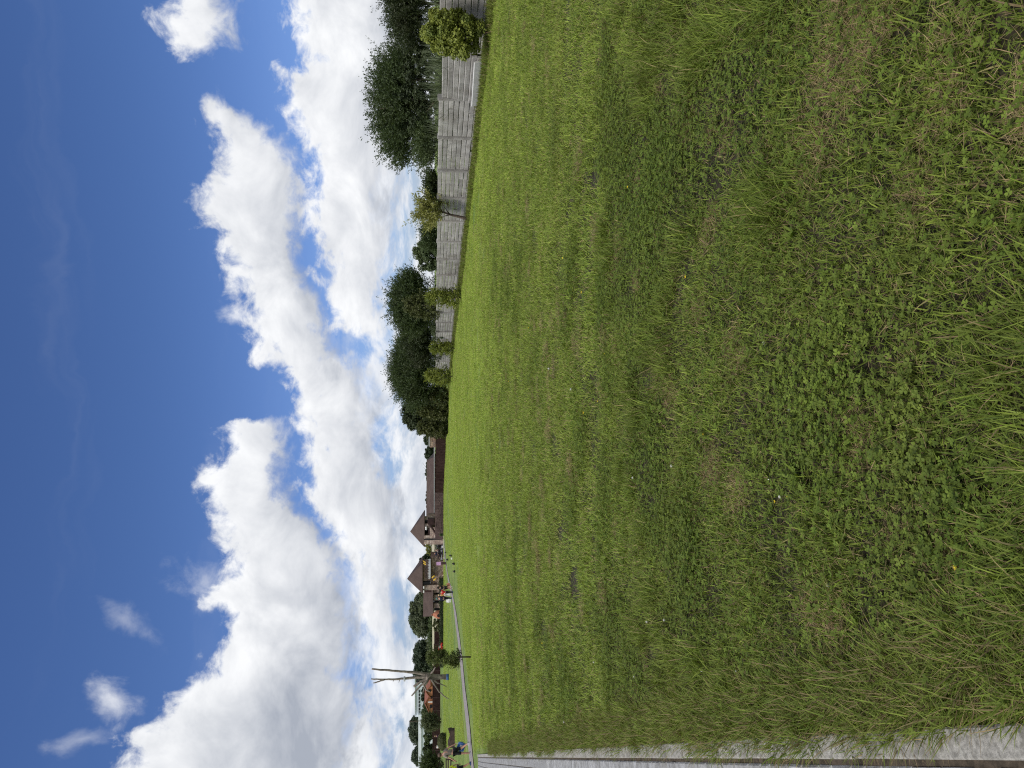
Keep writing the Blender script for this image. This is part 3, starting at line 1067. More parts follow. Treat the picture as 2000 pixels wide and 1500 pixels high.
def trunk_mb(h, r, lean=(0, 0), limbs=0, spread=1.0, top=.25):
    mb = MB()
    n = 6
    pts = [Vector((lean[0] * (i / n) + random.uniform(-.03, .03) * h * .3, lean[1] * (i / n) + random.uniform(-.03, .03) * h * .3, h * i / n)) for i in range(n + 1)]
    mb.tube(pts, [r * (1 - (1 - top) * i / n) for i in range(n + 1)], 7)
    for k in range(limbs):
        i = random.randint(2, n - 1)
        a = random.uniform(0, 6.28); L = spread * random.uniform(.6, 1.1)
        q = pts[i]
        mb.tube([q, q + Vector((math.cos(a) * L * .4, math.sin(a) * L * .4, L * .35)), q + Vector((math.cos(a) * L, math.sin(a) * L, L * .8))], [r * .45, r * .3, r * .1], 5)
    return mb


def tree(name, label, cat, y0, y1, x0, x1, Y, kind, mat, group=None, leaf=.12, n=1.0, trunk=True, foot=None, base=-1.0):
    """a tree whose crown covers photo columns y0..y1 and rows x0..x1 at distance Y"""
    a = at(x1, y1, Y); b_ = at(x0, y0, Y)
    cx = (a.x + b_.x) / 2; rx = abs(b_.x - a.x) / 2; z0, z1 = a.z, b_.z
    gx_ = cx if foot is None else at(x1, foot, Y).x
    g = gz(gx_, Y)
    root = thing(name, label, cat, (gx_, Y, g), group)
    rz_ = (z1 - z0) / 2
    ry = rx * .85
    zc = (z0 + z1) / 2 - g
    if kind == 'clumps':
        vol = rx * ry * rz_
        nc = int(max(26, 44 * (rx * rz_) ** .75 * n))
        P, N, T, S, t = crown_clumps(rx * .88, ry * .88, rz_ * .86, nc, int(190 * n), max(.20, .24 * min(rx, rz_)), leaf * .65, base)
    elif kind == 'shoots':
        P, N, T, S, t = crown_shoots(rx * .82, ry * .8, rz_ * .80, int(620 * max(1, (rx * rz_) ** .7) * n), 26, .26 * rz_ + .30, leaf * .62)
    else:
        P, N, T, S, t = crown_conifer(rx, ry, rz_, int(420 * max(.5, (rx * rz_) ** .5) * n), 12, .20 * rx + .10, leaf)
        P = P - np.array([0, 0, rz_])
    P = P + np.array([cx - gx_, 0, zc])
    P[:, 2] = np.maximum(P[:, 2], .02)
    if trunk:
        th = max(.3, (zc + rz_ * .3))
        obj('trunk', trunk_mb(th, max(.03, .045 * th), (cx - gx_, 0), 0 if kind == 'conifer' else 6, rx * .7), M['bark'], root, smooth=True)
    obj('crown', leaf_mesh('crown', P, N, T, S * (1.25 if kind == 'shoots' else 1), {'shoots': .32, 'clumps': .75}.get(kind, .5), t), M[mat], root)
    return root


GT = 'trees behind the concrete fence'
# right, behind the fence
tree('dark_tree', 'dark dense tree behind the fence at the right edge, beside the willow', 'tree', -90, 100, 756, 872, 27.5, 'shoots', 'dark_leaf', GT, .13, 1.6)
tree('willow_tree', 'largest feathery willow rising above the fence with pale sky behind it', 'tree', 70, 336, 727, 872, 31, 'shoots', 'willow', GT, .15, 1.4, foot=200)
tree('dark_shrub', 'blackish shrub filling the foot of the largest willow', 'shrub', 45, 265, 778, 862, 29, 'clumps', 'dark_leaf', GT, .11, 1.5)
tree('dark_shrub', 'low dark shrub over the fence under the left side of the largest willow', 'shrub', 215, 336, 815, 872, fence_y(275) + 2.8, 'shoots', 'shrub', GT, .12, 1.0)
for i, (ya, yb, xa, lab) in enumerate(((75, 150, 822, 'between the rounded yellow bush and the leaning fence bay'), (145, 235, 818, 'behind the leaning bay of the fence'), (230, 330, 826, 'right of the small yellow tree, below the willow'))):
    ya_, yb_ = fence_y(ya), fence_y(yb)
    sa, sb_ = (ya_ - F0.y) / FD.y, (yb_ - F0.y) / FD.y
    n_ = 1000
    ss = rng.uniform(sa, sb_, n_); oo = -rng.uniform(.45, 1.5, n_)
    mid = F0 + FD * ((sa + sb_) / 2) - FN * .9
    zt = at(xa, ya, ya_).z
    g = gz(mid.x, mid.y)
    bx_ = F0.x + FD.x * ss + FN.x * oo - mid.x; by_ = F0.y + FD.y * ss + FN.y * oo - mid.y
    az_ = rng.uniform(0, 6.28, n_); H_ = (zt - g) * rng.uniform(.6, 1.12, n_)
    v, f, kk = ribbons(np.stack([bx_, by_, np.zeros(n_)], 1), az_, rng.uniform(0, .4, n_), rng.uniform(.1, 1.3, n_), H_, rng.uniform(.018, .045, n_), 4)
    rm = bpy.data.meshes.new('blades'); rm.from_pydata(v.tolist(), [], f)
    rm.attributes.new('tint', 'FLOAT', 'POINT').data.foreach_set('value', np.repeat(rng.uniform(0, 1, n_), kk).astype(np.float32))
    t_ = thing('reed_clump', 'tall grey-green reeds ' + lab, 'reeds', (mid.x, mid.y, g), 'reeds behind the fence')
    obj('blades', rm, M['reed'], t_)
tree('shrub', 'low pale shrub just over the fence right of the small yellow tree', 'shrub', 335, 385, 838, 866, fence_y(360) + 1.5, 'shoots', 'willow', GT, .12, .5)
tree('shrub', 'small shrub over the fence just left of the small yellow tree', 'shrub', 436, 486, 828, 868, fence_y(465) + 1.5, 'shoots', 'willow', GT, .12, 1.0)
tree('round_tree', 'low round broadleaf tree standing alone above the fence', 'tree', 460, 532, 808, 872, fence_y(500) + 4, 'clumps', 'shrub', GT, .14, 1.7)
tree('willow_tree', 'feathery dark willow above the fence, second largest and right of the middle', 'tree', 522, 660, 760, 874, fence_y(585) + 7, 'shoots', 'willow', GT, .2, 1.2)
tree('conifer', 'olive green conifer behind the fence in front of the second willow', 'conifer', 565, 628, 798, 866, fence_y(595) + 2, 'conifer', 'thuja_dark', GT, .14, 1.0)
tree('shrub', 'blue-green shrub hugging the fence between the two middle trees', 'shrub', 625, 665, 838, 872, fence_y(645) + 2, 'clumps', 'reed', GT, .12, .6)
tree('dark_shrub', 'dark low shrub filling the gap between the second willow and the broad tree', 'shrub', 600, 720, 788, 876, fence_y(660) + 6, 'shoots', 'dark_leaf', GT, .2, 1.2)
tree('broad_tree', 'broad dark rounded tree behind the far end of the fence', 'tree', 640, 800, 760, 888, fence_y(716) + 8, 'shoots', 'willow', GT, .24, 1.4)
tree('broad_tree', 'darkest part-bare leafy tree at the end of the tree row', 'tree', 778, 846, 778, 880, 86, 'clumps', 'dark_leaf', GT, .30, 1.1)
GC = 'dark conifers at the end of the fence'
for i, (ya, yb, xa, lab) in enumerate(((752, 790, 826, 'nearest the pointed golden thuja'), (783, 820, 820, 'middle one of its row'), (812, 856, 822, 'last before the brown plank fence'))):
    tree('dark_conifer', 'dark olive conifer at the end of the tree row, ' + lab, 'conifer', ya, yb, xa, 880, 74 + 3 * i, 'conifer', 'thuja_dark', GC, .2, 1.4)
# in front of the fence
g = ground(943, 62)
tree('yellow_bush', 'large rounded yellow-green bush in front of the fence near the right edge', 'bush', 8, 112, 815, 948, fence_y(62) - 1.3, 'clumps', 'thuja', None, .095, 2.4, base=-.95)
g = ground(917, 428); Yt = g.y
tree('yellow_tree', 'small thin deciduous tree with sparse yellow leaves before the fence', 'tree', 382, 436, 808, 902, Yt, 'shoots', 'gold', None, .17, .26, foot=428)
GTH = 'small thujas planted along the fence'
for (ya, yb, xa, xb, lab, two) in ((562, 602, 840, 902, 'two-tiered golden thuja, nearest of the three small ones by the fence', True), (668, 692, 846, 890, 'slim golden thuja by the fence, middle one of the three', True),
                                   (716, 754, 832, 885, 'pointed golden thuja at the far end of the fence, widest of the three', False)):
    Yq = ground(xb, (ya + yb) / 2).y
    t_ = thing('thuja', lab, 'thuja', (0, 0, 0), GTH)
    c = at(xb, (ya + yb) / 2, Yq)
    t_.location = (c.x, Yq, gz(c.x, Yq))
    hw = (at(xb, ya, Yq).x - at(xb, yb, Yq).x) / 2; H_ = at(xa, ya, Yq).z - gz(c.x, Yq)
    if two:
        A = crown_conifer(hw * .85, hw * .85, H_ * .24, 170, 14, .24, .10, .5); B = crown_conifer(hw * .8, hw * .8, H_ * .28, 170, 14, .26, .10, .7)
        B[0][:, 2] += H_ * .44; A[0][:, 2] += H_ * .04
        A = [np.concatenate(q) for q in zip(A, B)]
    else:
        A = crown_conifer(hw * .85, hw * .85, H_ * .46, 380, 14, .36, .12, .9)
    obj('crown', leaf_mesh('crown', *A[:4], .5, A[4]), M['thuja'], t_)
    obj('trunk', trunk_mb(H_ * .8, .045), M['bark'], t_, smooth=True)

# ------------------------------------------------------------------ yard buildings
def bpx(mb, y0, y1, x0, x1, Y, d, root=None):
    """box that covers photo columns y0..y1 and rows x0..x1 at distance Y, d deep"""
    a = at(x1, y1, Y); b_ = at(x0, y0, Y)
    o = root.location if root else Vector((0, 0, 0))
    c = Vector(((a.x + b_.x) / 2, Y + d / 2, (a.z + b_.z) / 2)) - o
    return mb.box(c, (abs(b_.x - a.x), d, abs(b_.z - a.z)))


def part_px(name, mat, root, y0, y1, x0, x1, Y, d, parent=None):
    o = obj(name, bpx(MB(), y0, y1, x0, x1, Y, d, root), M[mat], parent or root)
    if parent:
        o.matrix_parent_inverse.identity()
    return o


M['stone'] = mat_stone('rubble_stone', [(.12, .07, .055), (.40, .28, .20), (.26, .15, .11), (.55, .42, .32), (.16, .10, .085)], 2.3, (.20, .16, .14))
M['stone_pale'] = mat_stone('pale_rubble', [(.22, .15, .12), (.50, .40, .32), (.32, .22, .18), (.58, .48, .40)], 2.3, (.28, .22, .19))
M['roof'] = mat_noise('brown_sheet_roof', (.062, .044, .038), (.086, .062, .054), .8, .75, 5, spec=.12)
M['brown'] = mat_noise('dark_brown_wood', (.028, .014, .014), (.060, .032, .030), 2.5, .7, 6)
M['plank'] = mat_noise('plank_brown', (.022, .013, .012), (.044, .027, .024), 1.5, .65, 6, rnd=.2, dark=(.060, .036, .034), dscale=3, spec=.0)
M['block'] = mat_noise('brown_block', (.070, .045, .043), (.125, .086, .080), 1.2, .9, 6, rnd=.15)
M['black'] = mat_plain('black', (.012, .012, .014), .4)
M['glass_dark'] = mat_plain('dark_opening', (.010, .010, .012), .25)
M['white'] = mat_plain('white_paint', (.72, .72, .70), .5)
M['fascia'] = mat_plain('pale_fascia', (.45, .46, .47), .5)
M['cream'] = mat_plain('cream_wall', (.62, .58, .44), .8)
M['yellow'] = mat_plain('yellow_cloth', (.62, .40, .05), .7)
M['terracotta'] = mat_noise('terracotta', (.30, .115, .065), (.42, .18, .11), 2, .85, 5)
M['orange'] = mat_noise('orange_wall', (.44, .18, .09), (.54, .23, .12), 1, .85, 4)
M['orange_roof'] = mat_noise('orange_roof', (.24, .095, .06), (.33, .135, .085), 1.5, .8, 5)
M['pinkish'] = mat_plain('mauve_paint', (.50, .30, .50), .7)
M['hall'] = mat_plain('pale_sheet_wall', (.56, .61, .64), .5, .05, .5)
M['hallroof'] = mat_plain('pale_sheet_roof', (.66, .70, .75), .5, .05, .5)
M['red'] = mat_plain('red_paint', (.50, .035, .02), .35)
M['drive'] = mat_noise('drive_paving', (.30, .29, .29), (.40, .39, .38), .8, .9, 6)

# --- left gate tower
YT = 120.0
bl = at(866, 1129, YT)
tw = thing('stone_tower', 'left stone gate tower with brown pyramid roof and white-toothed balcony', 'tower', (bl.x, YT, gz(bl.x, YT)))
part_px('lower_wall', 'stone', tw, 1089, 1128.5, 841, 872, YT, 4.2)
part_px('upper_wall', 'stone', tw, 1103, 1134, 825, 842, YT + .5, 3.6)
part_px('side_wall', 'stone', tw, 1128.6, 1143, 840.5, 858, YT + .6, 3.0)
part_px('pillar', 'stone_pale', tw, 1143.2, 1152, 827, 858, YT + .1, 1.0)
part_px('plinth', 'stone_pale', tw, 1128.7, 1156, 855, 872, YT + .9, 3.0)
part_px('window', 'glass_dark', tw, 1136, 1143, 826.5, 840.3, YT + .35, .3)
for k, (ya, yb) in enumerate(((1134.2, 1136), (1150.5, 1156.5))):
    part_px('corner_post', 'brown', tw, ya, yb, 824.6, 842, YT + .8 + .2 * k, .3)
bal = part_px('balcony', 'brown', tw, 1091, 1133, 839.5, 842.5, YT - .75, 1.0)
tooth = MB()
w_ = at(836, 1092, YT).x - at(836, 1095, YT).x
for k in range(13):
    yy = 1093 + k * 3.0
    p = at(841, yy, YT - .8) - tw.location
    q = at(835.6, yy, YT - .8) - tw.location
    a = Vector((p.x - w_ * .46, p.y, p.z)); b_ = Vector((p.x + w_ * .46, p.y, p.z)); t = Vector((p.x, p.y, q.z))
    m_ = MB().prism([a, b_, b_ + Vector((0, 0, (t.z - a.z) * .45)), t, a + Vector((0, 0, (t.z - a.z) * .45))], (0, .06, 0))
    obj('pale', m_, M['fascia'], tw)
ap = at(795, 1130.5, YT + 2.3) - tw.location
e0 = at(824.5, 1158.5, YT - .2) - tw.location; e1 = at(824.5, 1101, YT - .2) - tw.location
dz_ = Vector((0, 5.0, 0))
obj('roof', MB().add([e0, e1, e1 + dz_, e0 + dz_, ap, e0 + Vector((0, 0, -.10)), e1 + Vector((0, 0, -.10)), e1 + dz_ + Vector((0, 0, -.10)), e0 + dz_ + Vector((0, 0, -.10))],
                     [(0, 1, 4), (1, 2, 4), (2, 3, 4), (3, 0, 4), (0, 5, 6, 1), (1, 6, 7, 2), (2, 7, 8, 3), (3, 8, 5, 0), (5, 8, 7, 6)]), M['roof'], tw)
part_px('eave_board', 'brown', tw, 1103, 1157, 825.3, 826.6, YT + .1, 3.9)  # dark brown board under the eaves
for yy in (1147.5, 1155.5):
    part_px('lamp_box', 'white', tw, yy - 2.2, yy + 2.2, 826.4, 828.6, YT - .25, .25)
for (yy, xx, lean_, lab) in ((1097, 826.5, -.25, None), (1101.5, 827, -.2, None), (1130, 844, .35, None), (1135, 847, .3, None)):
    p = at(xx, yy, YT - 1.1) - tw.location
    fl = MB()
    fl.add([p, p + Vector((.22, .05, .08)), p + Vector((.22 + lean_, -.06, -.36)), p + Vector((-.03 + lean_, .04, -.42)), p + Vector((0, .03, 0)), p + Vector((.22, .08, .08)), p + Vector((.22 + lean_, -.03, -.36)), p + Vector((-.03 + lean_, .07, -.42))],
           [(0, 1, 2, 3), (7, 6, 5, 4), (0, 4, 5, 1), (1, 5, 6, 2), (2, 6, 7, 3), (3, 7, 4, 0)])
    f_ = obj('flag', fl, M['yellow'], tw)
    obj('flag_pole', MB().tube([p + Vector((-.05, .02, -.25)), p + Vector((.06, .02, .35))], .03, 5), M['brown'], f_)

# --- long low shed left of the tower
ps = at(858, 1178, YT + 2)
sh = thing('open_shed', 'low shed with brown sheet roof and stone pillars left of the towers', 'shed', (ps.x, YT + 2, gz(ps.x, YT + 2)))
r0, r1 = at(845.5, 1203.5, YT + .6) - sh.location, at(845.5, 1152.5, YT + .6) - sh.location
r2, r3 = at(827, 1152.5, YT + 3.2) - sh.location, at(826.2, 1204.5, YT + 3.2) - sh.location
th_ = Vector((0, .02, -.09))
obj('roof', MB().add([r0, r1, r2, r3, r0 + th_, r1 + th_, r2 + th_, r3 + th_], [(0, 1, 2, 3), (7, 6, 5, 4), (0, 4, 5, 1), (1, 5, 6, 2), (2, 6, 7, 3), (3, 7, 4, 0)]), M['roof'], sh)
part_px('beam', 'brown', sh, 1153, 1201, 845.8, 847.4, YT + .9, .25)
for ya, yb in ((1152.5, 1157), (1162, 1172), (1179, 1187)):
    part_px('stone_pillar', 'stone_pale', sh, ya, yb, 847.4, 872, YT + 1.0, .9)
for ya, yb in ((1157, 1162), (1172, 1179), (1187, 1192)):
    part_px('dark_panel', 'black', sh, ya, yb, 847.6, 866, YT + 1.6, .2)
part_px('back_wall', 'brown', sh, 1153, 1192, 847.6, 872, YT + 4.2, .2)

# --- terracotta bread oven
po = at(858.5, 1200, YT - 1)
ov = thing('clay_oven', 'terracotta clay oven with domed top beside the low shed', 'oven', (po.x, YT - 1, gz(po.x, YT - 1)))
zo = po.z - ov.location.z
obj('dome', MB().lathe([(.62, zo - .15), (.66, zo), (.67, zo + .2), (.60, zo + .48), (.44, zo + .78), (.24, zo + 1.0), (.13, zo + 1.08)], (0, 0, 0), 16), M['terracotta'], ov, smooth=True)
obj('chimney', MB().lathe([(.13, zo + 1.02), (.12, zo + 1.2), (.15, zo + 1.22), (.10, zo + 1.28)], (0, 0, 0), 10), M['terracotta'], ov, smooth=True)
obj('base', MB().box((0, 0, (zo - .15) / 2), (1.5, 1.3, max(.1, zo - .15))), M['stone_pale'], ov)
obj('mouth', MB().prism([(-.25, -.69, zo + .05), (.25, -.69, zo + .05), (.22, -.69, zo + .3), (0, -.69, zo + .42), (-.22, -.69, zo + .3)], (0, .2, 0)), M['black'], ov)

# --- right gate tower
YR = 121.0
bl = at(866, 1036, YR)
tr_ = thing('stone_tower', 'right stone gate tower with brown pyramid roof, dark loggia and outside stair', 'tower', (bl.x, YR, gz(bl.x, YR)))
part_px('lower_wall', 'stone_pale', tr_, 1030, 1063, 839.5, 872, YR, 4.4)
part_px('pier', 'stone_pale', tr_, 1046, 1063, 828, 839.4, YR + .05, 4.2)
part_px('pier', 'stone_pale', tr_, 1023, 1031, 828, 839.4, YR + .1, 4.0)
part_px('side_wall', 'stone', tr_, 1009, 1029.9, 835, 872, YR + .7, 3.4)
part_px('pier', 'stone_pale', tr_, 1009, 1015, 828, 849, YR + .4, .5)
part_px('loggia_back', 'glass_dark', tr_, 1031, 1046, 828.5, 839.4, YR + 2.6, .2)
part_px('rail', 'brown', tr_, 1031, 1046, 836.6, 838.8, YR + .2, .15)
part_px('dark_panel', 'black', tr_, 1016, 1022.8, 829, 836, YR + .9, .2)
part_px('brown_balcony', 'brown', tr_, 1013.5, 1025, 835.5, 848.5, YR - .5, 1.1)
for yy in (1030.2, 1033.2):
    p = at(832.5, yy, YR - .1) - tr_.location
    obj('lamp', MB().lathe([(.05, -.16), (.15, -.1), (.19, 0), (.15, .1), (.05, .16)], p, 10), M['white'], tr_, smooth=True)
sA = [at(836, 1023, YR - 1.0), at(849.5, 1042.5, YR - 1.0)]
sA = [q - tr_.location for q in sA]
obj('stair_rail', MB().prism([sA[0], sA[1], sA[1] + Vector((0, 0, -.28)), sA[0] + Vector((0, 0, -.28))], (0, .14, 0)), M['brown'], tr_)
obj('stair_rail', MB().prism([sA[0] + Vector((.3, 0, 0)), sA[1] + Vector((.3, 0, .0)), sA[1] + Vector((.3, 0, -.16)), sA[0] + Vector((.3, 0, -.16))], (0, .14, 0)), M['brown'], tr_)
part_px('drain_pipe', 'black', tr_, 1053, 1054.2, 828, 864, YR - .14, .1)
part_px('dark_base', 'block', tr_, 1040, 1053, 850, 870, YR - .5, .45)
ap = at(801, 1038.2, YR + 2.4) - tr_.location
e0 = at(828.3, 1068, YR + .3) - tr_.location; e1 = at(828.3, 1006.5, YR - .3) - tr_.location
obj('roof', MB().add([e0, e1, e1 + dz_, e0 + dz_ + Vector((-.9, 0, 0)), ap, e0 + Vector((0, 0, -.10)), e1 + Vector((0, 0, -.10)), e1 + dz_ + Vector((0, 0, -.10)), e0 + dz_ + Vector((-.9, 0, -.10))],
                     [(0, 1, 4), (1, 2, 4), (2, 3, 4), (3, 0, 4), (0, 5, 6, 1), (1, 6, 7, 2), (2, 7, 8, 3), (3, 8, 5, 0), (5, 8, 7, 6)]), M['roof'], tr_)
# hedge at its foot
def hedge(name, label, cat, y0, y1, x0, x1, Y, d, mat, leaf=.16, n=1200, group=None):
    a = at(x1, y1, Y); b_ = at(x0, y0, Y)
    c = Vector(((a.x + b_.x) / 2, Y + d / 2, 0)); g = gz(c.x, c.y)
    t_ = thing(name, label, cat, (c.x, c.y, g), group)
    hx, h = abs(b_.x - a.x) / 2, b_.z - g
    P = np.stack([rng.uniform(-hx, hx, n), rng.uniform(-d / 2, d / 2, n), rng.uniform(0, 1, n) ** .7 * h], 1)
    P[:, 2] *= .82 + .3 * vnoise(P[:, 0] * 1.3 + 50, P[:, 1], 4)
    N = norm(unit(n) + np.array([0, -.5, .4]))
    obj('leaves', leaf_mesh('leaves', P, N, unit(n), leaf * rng.uniform(.6, 1.3, n), .7, rng.uniform(0, 1, n)), M[mat], t_)
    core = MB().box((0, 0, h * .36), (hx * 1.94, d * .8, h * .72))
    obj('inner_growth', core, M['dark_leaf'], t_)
    return t_


hedge('hedge', 'green hedge at the foot of the right gate tower', 'hedge', 1018, 1047, 859, 868, YR - 1.4, .9, 'shrub', .18, 1500)
hedge('hedge', 'low long near-black hedge left of the left gate tower', 'hedge', 1129, 1305, 858.5, 868, 117.5, .9, 'dark_leaf', .17, 5200)

# --- pierced block wall and plank fence right of the gate
YW = 117.0
pw = at(868, 1000, YW)
bw = thing('block_wall', 'brown pierced block wall between the right tower and the plank fence', 'wall', (pw.x, YW, gz(pw.x, YW)))
a = at(849.5, 1042, YW); b_ = at(849.5, 962.5, YW)
zt = a.z - bw.location.z
nbx, nbz = 26, 9
bwid = (b_.x - a.x) / nbx; bh = (zt + .1) / nbz
bl_ = MB()
for i in range(nbx):
    for j in range(nbz):
        bl_.box((a.x - bw.location.x + (i + .5) * bwid, .15 + random.uniform(-.03, .03), -.1 + (j + .5) * bh), (bwid * .93, .26, bh * .88))
stuff(obj('block_courses', bl_, M['block'], bw))
obj('core', MB().box(((a.x + b_.x) / 2 - bw.location.x, .18, zt / 2 - .05), (b_.x - a.x, .14, zt)), M['black'], bw)

YP0, YP1 = 116.5, 92.0
plf = thing('plank_fence', 'dark brown horizontal plank fence between the block wall and the trees', 'fence', (at(870, 905, 104).x, 104, gz(at(870, 905, 104).x, 104)))
NBAY = 9
for k in range(NBAY):
    q0, q1 = k / NBAY, (k + 1) / NBAY
    ya, yb = 962.5 + (838 - 962.5) * q0, 962.5 + (838 - 962.5) * q1
    Ya, Yb = YP0 + (YP1 - YP0) * q0, YP0 + (YP1 - YP0) * q1
    a = at(850.5, ya, Ya); b_ = at(850.5, yb, Yb)
    ga, gb = gz(a.x, Ya) - .05, gz(b_.x, Yb) - .05
    a.z += .0
    d = (b_ - a); d.z = 0; L_ = d.length; rzp = math.atan2(d.y, d.x)
    mid = (a + b_) / 2
    zt = max(a.z, b_.z) - min(ga, gb)
    m_ = MB()
    ns = 11
    for j in range(ns):
        m_.box((0, random.uniform(-.01, .015), (j + .5) * zt / ns), (L_ - .1, .03, zt / ns * random.uniform(.80, .9)), 0, 0)
    o = stuff(obj('plank_panel', m_, M['plank'], plf, Vector((mid.x, mid.y, min(ga, gb))) - plf.location))
    o.rotation_euler.z = rzp
    o = obj('post', MB().box((0, .05, zt / 2), (.10, .10, zt + .04)), M['brown'], plf, Vector((b_.x, b_.y, min(ga, gb))) - plf.location)
    o.rotation_euler.z = rzp
    o = obj('backing', MB().box((0, .06, zt / 2), (L_, .02, zt * .98)), M['black'], plf, Vector((mid.x, mid.y, min(ga, gb))) - plf.location)
    o.rotation_euler.z = rzp

# --- long building behind it
YB = 128.0
pb = at(860, 950, YB)
lb = thing('long_building', 'long low building with plain brown roof behind the plank fence', 'building', (pb.x, YB, gz(pb.x, YB)))
a, b_ = at(847.5, 1010, YB - .6) - lb.location, at(847.5, 893, YB - .6) - lb.location
c, d = at(833.5, 899, YB + 3.4) - lb.location, at(832.5, 1012, YB + 3.4) - lb.location
e, f = Vector((a.x, a.y + 8.4, a.z)), Vector((b_.x, b_.y + 8.4, b_.z))
obj('roof', MB().add([a, b_, c, d, e, f], [(0, 1, 2, 3), (3, 2, 5, 4), (1, 5, 2), (0, 3, 4), (0, 4, 5, 1)]), M['roof'], lb)
part_px('gutter', 'fascia', lb, 893, 1010, 847.4, 848.6, YB - .8, .15)
part_px('wall', 'brown', lb, 900, 1008, 848.6, 870, YB + .3, 6.5)
for ya in (905, 925, 960, 985):
    w_ = part_px('window', 'white', lb, ya, ya + 8, 849, 852, YB + .2, .1)
    part_px('pane', 'glass_dark', lb, ya + 1, ya + 7, 849.4, 852, YB + .12, .06, w_).location = (0, 0, 0)
ph = at(852, 863, 125)
sb = thing('stone_block', 'square stone gable with pale cap above the plank fence beside the trees', 'building', (ph.x, 125, gz(ph.x, 125)))
part_px('wall', 'stone', sb, 853, 873.5, 839, 872, 125, 2.0)
part_px('cap', 'fascia', sb, 852, 872, 837.3, 839, 124.9, 2.3)
tag(obj('white_pipe', MB().tube([at(848.2, 893, 126), at(848.6, 874, 126)], .07, 6), M['fascia']), 'thin white pipe spanning from the stone gable to the long roof', 'pipe')

# --- beyond the gate
pc = at(852, 1076, 150)
cw = thing('cream_wall', 'cream garden wall seen through the gap between the two towers', 'wall', (pc.x, 150, gz(pc.x, 150)))
part_px('wall_panel', 'cream', cw, 1060, 1092, 843.2, 848.6, 150, .25)
part_px('wall_foot', 'stone_pale', cw, 1060, 1092, 848.6, 870, 150.05, .2)
hedge('hedge', 'bright green hedge in front of the cream wall in the gateway', 'hedge', 1060, 1092, 848.6, 868, 146, 1.0, 'pale_leaf', .2, 1500)
tree('gold_tree', 'golden green tree behind the cream wall in the gateway', 'tree', 1058, 1094, 829, 846, 165, 'clumps', 'gold', None, .3, .8)
tree('tree', 'dark green tree behind the left gate tower, right of its roof', 'tree', 1084, 1106, 817, 846, 160, 'clumps', 'far_leaf', None, .35, .8)
dv = MB()
q = [ground(868.6, 1092), ground(868.0, 1046), at(866, 1046, 160), at(866, 1092, 160)]
dv.add([(p.x, p.y, gz(p.x, p.y) + .03) for p in q], [(0, 1, 2, 3)])
structure(obj('gate_drive', dv, M['drive']))


def ring(r, t, n=16, m=5):
    v = []; f = []
    for i in range(n):
        a = 2 * math.pi * i / n
        for j in range(m):
            b_ = 2 * math.pi * j / m
            v.append(((r + t * math.cos(b_)) * math.cos(a), t * math.sin(b_), (r + t * math.cos(b_)) * math.sin(a)))
    for i in range(n):
        for j in range(m):
            f.append((i * m + j, ((i + 1) % n) * m + j, ((i + 1) % n) * m + (j + 1) % m, i * m + (j + 1) % m))
    return v, f


def motorbike(label, y, x, Y, rz):
    p = at(x, y, Y)
    t_ = thing('motorcycle', label, 'motorcycle', (p.x, Y, gz(p.x, Y) + .03), 'motorcycles in the gateway', rz)
    for wx in (-.72, .72):
        v, f = ring(.27, .06)
        w_ = obj('wheel', MB().add([(a + wx, b_, c + .33) for a, b_, c in v], f), M['black'], t_, smooth=True)
        obj('rim', MB().tube([(wx, -.035, .33), (wx, .035, .33)], .16, 10), M['fascia'], w_)
    obj('frame', MB().box((0, 0, .45), (.55, .26, .34), 0, .05).tube([(-.72, .09, .33), (-.15, .06, .45)], .035, 5).tube([(.70, .08, .33), (.42, .05, 1.0)], .03, 5).tube([(.70, -.08, .33), (.42, -.05, 1.0)], .03, 5), M['black'], t_)
    obj('tank', MB().lathe([(.05, -.3), (.14, -.2), (.17, 0), (.15, .18), (.05, .28)], (.15, 0, .80), 10), M['black'], t_, smooth=True)
    obj('seat', MB().box((-.35, 0, .78), (.62, .28, .10), 0, .03), M['black'], t_)
    obj('handlebar', MB().tube([(.32, -.38, 1.08), (.42, -.15, 1.02), (.42, .15, 1.02), (.32, .38, 1.08)], .02, 5), M['fascia'], t_)
    obj('headlight', MB().lathe([(.02, -.06), (.09, -.03), (.1, .05), (.04, .08)], (.55, 0, .9), 10), M['white'], t_)
    obj('exhaust', MB().tube([(.1, -.16, .3), (-.7, -.18, .36)], [.035, .055], 7), M['fascia'], t_)


motorbike('parked black motorcycle nearest the right gate tower', 1068, 866, 121, R(75))
motorbike('black motorcycle beside the left gate tower wall in the gateway', 1084, 867, 119, R(40))

# --- small things on the lawn before the gate
def ornament(label, y, x, w, h, white=None):
    g = ground(x, y)
    t_ = thing('garden_ornament', label, 'ornament', g, 'dark ornaments on the lawn before the gate')
    s = g.y / FOC
    W, H_ = w * s, h * s
    obj('body', MB().lathe([(W * .30, 0), (W * .5, H_ * .2), (W * .46, H_ * .55), (W * .2, H_ * .72), (W * .24, H_ * .85), (W * .1, H_)], (0, 0, 0), 10), M['black'], t_, smooth=True)
    obj('beak', MB().tube([(0, 0, H_ * .85), (W * .5, -.05, H_ * .95)], [W * .12, W * .03], 5), M['black'], t_)
    if white:
        obj('white_block', MB().box((white * s, -.1, H_ * .12), (W * .9, .3, H_ * .5), 0, .02), M['white'], t_)


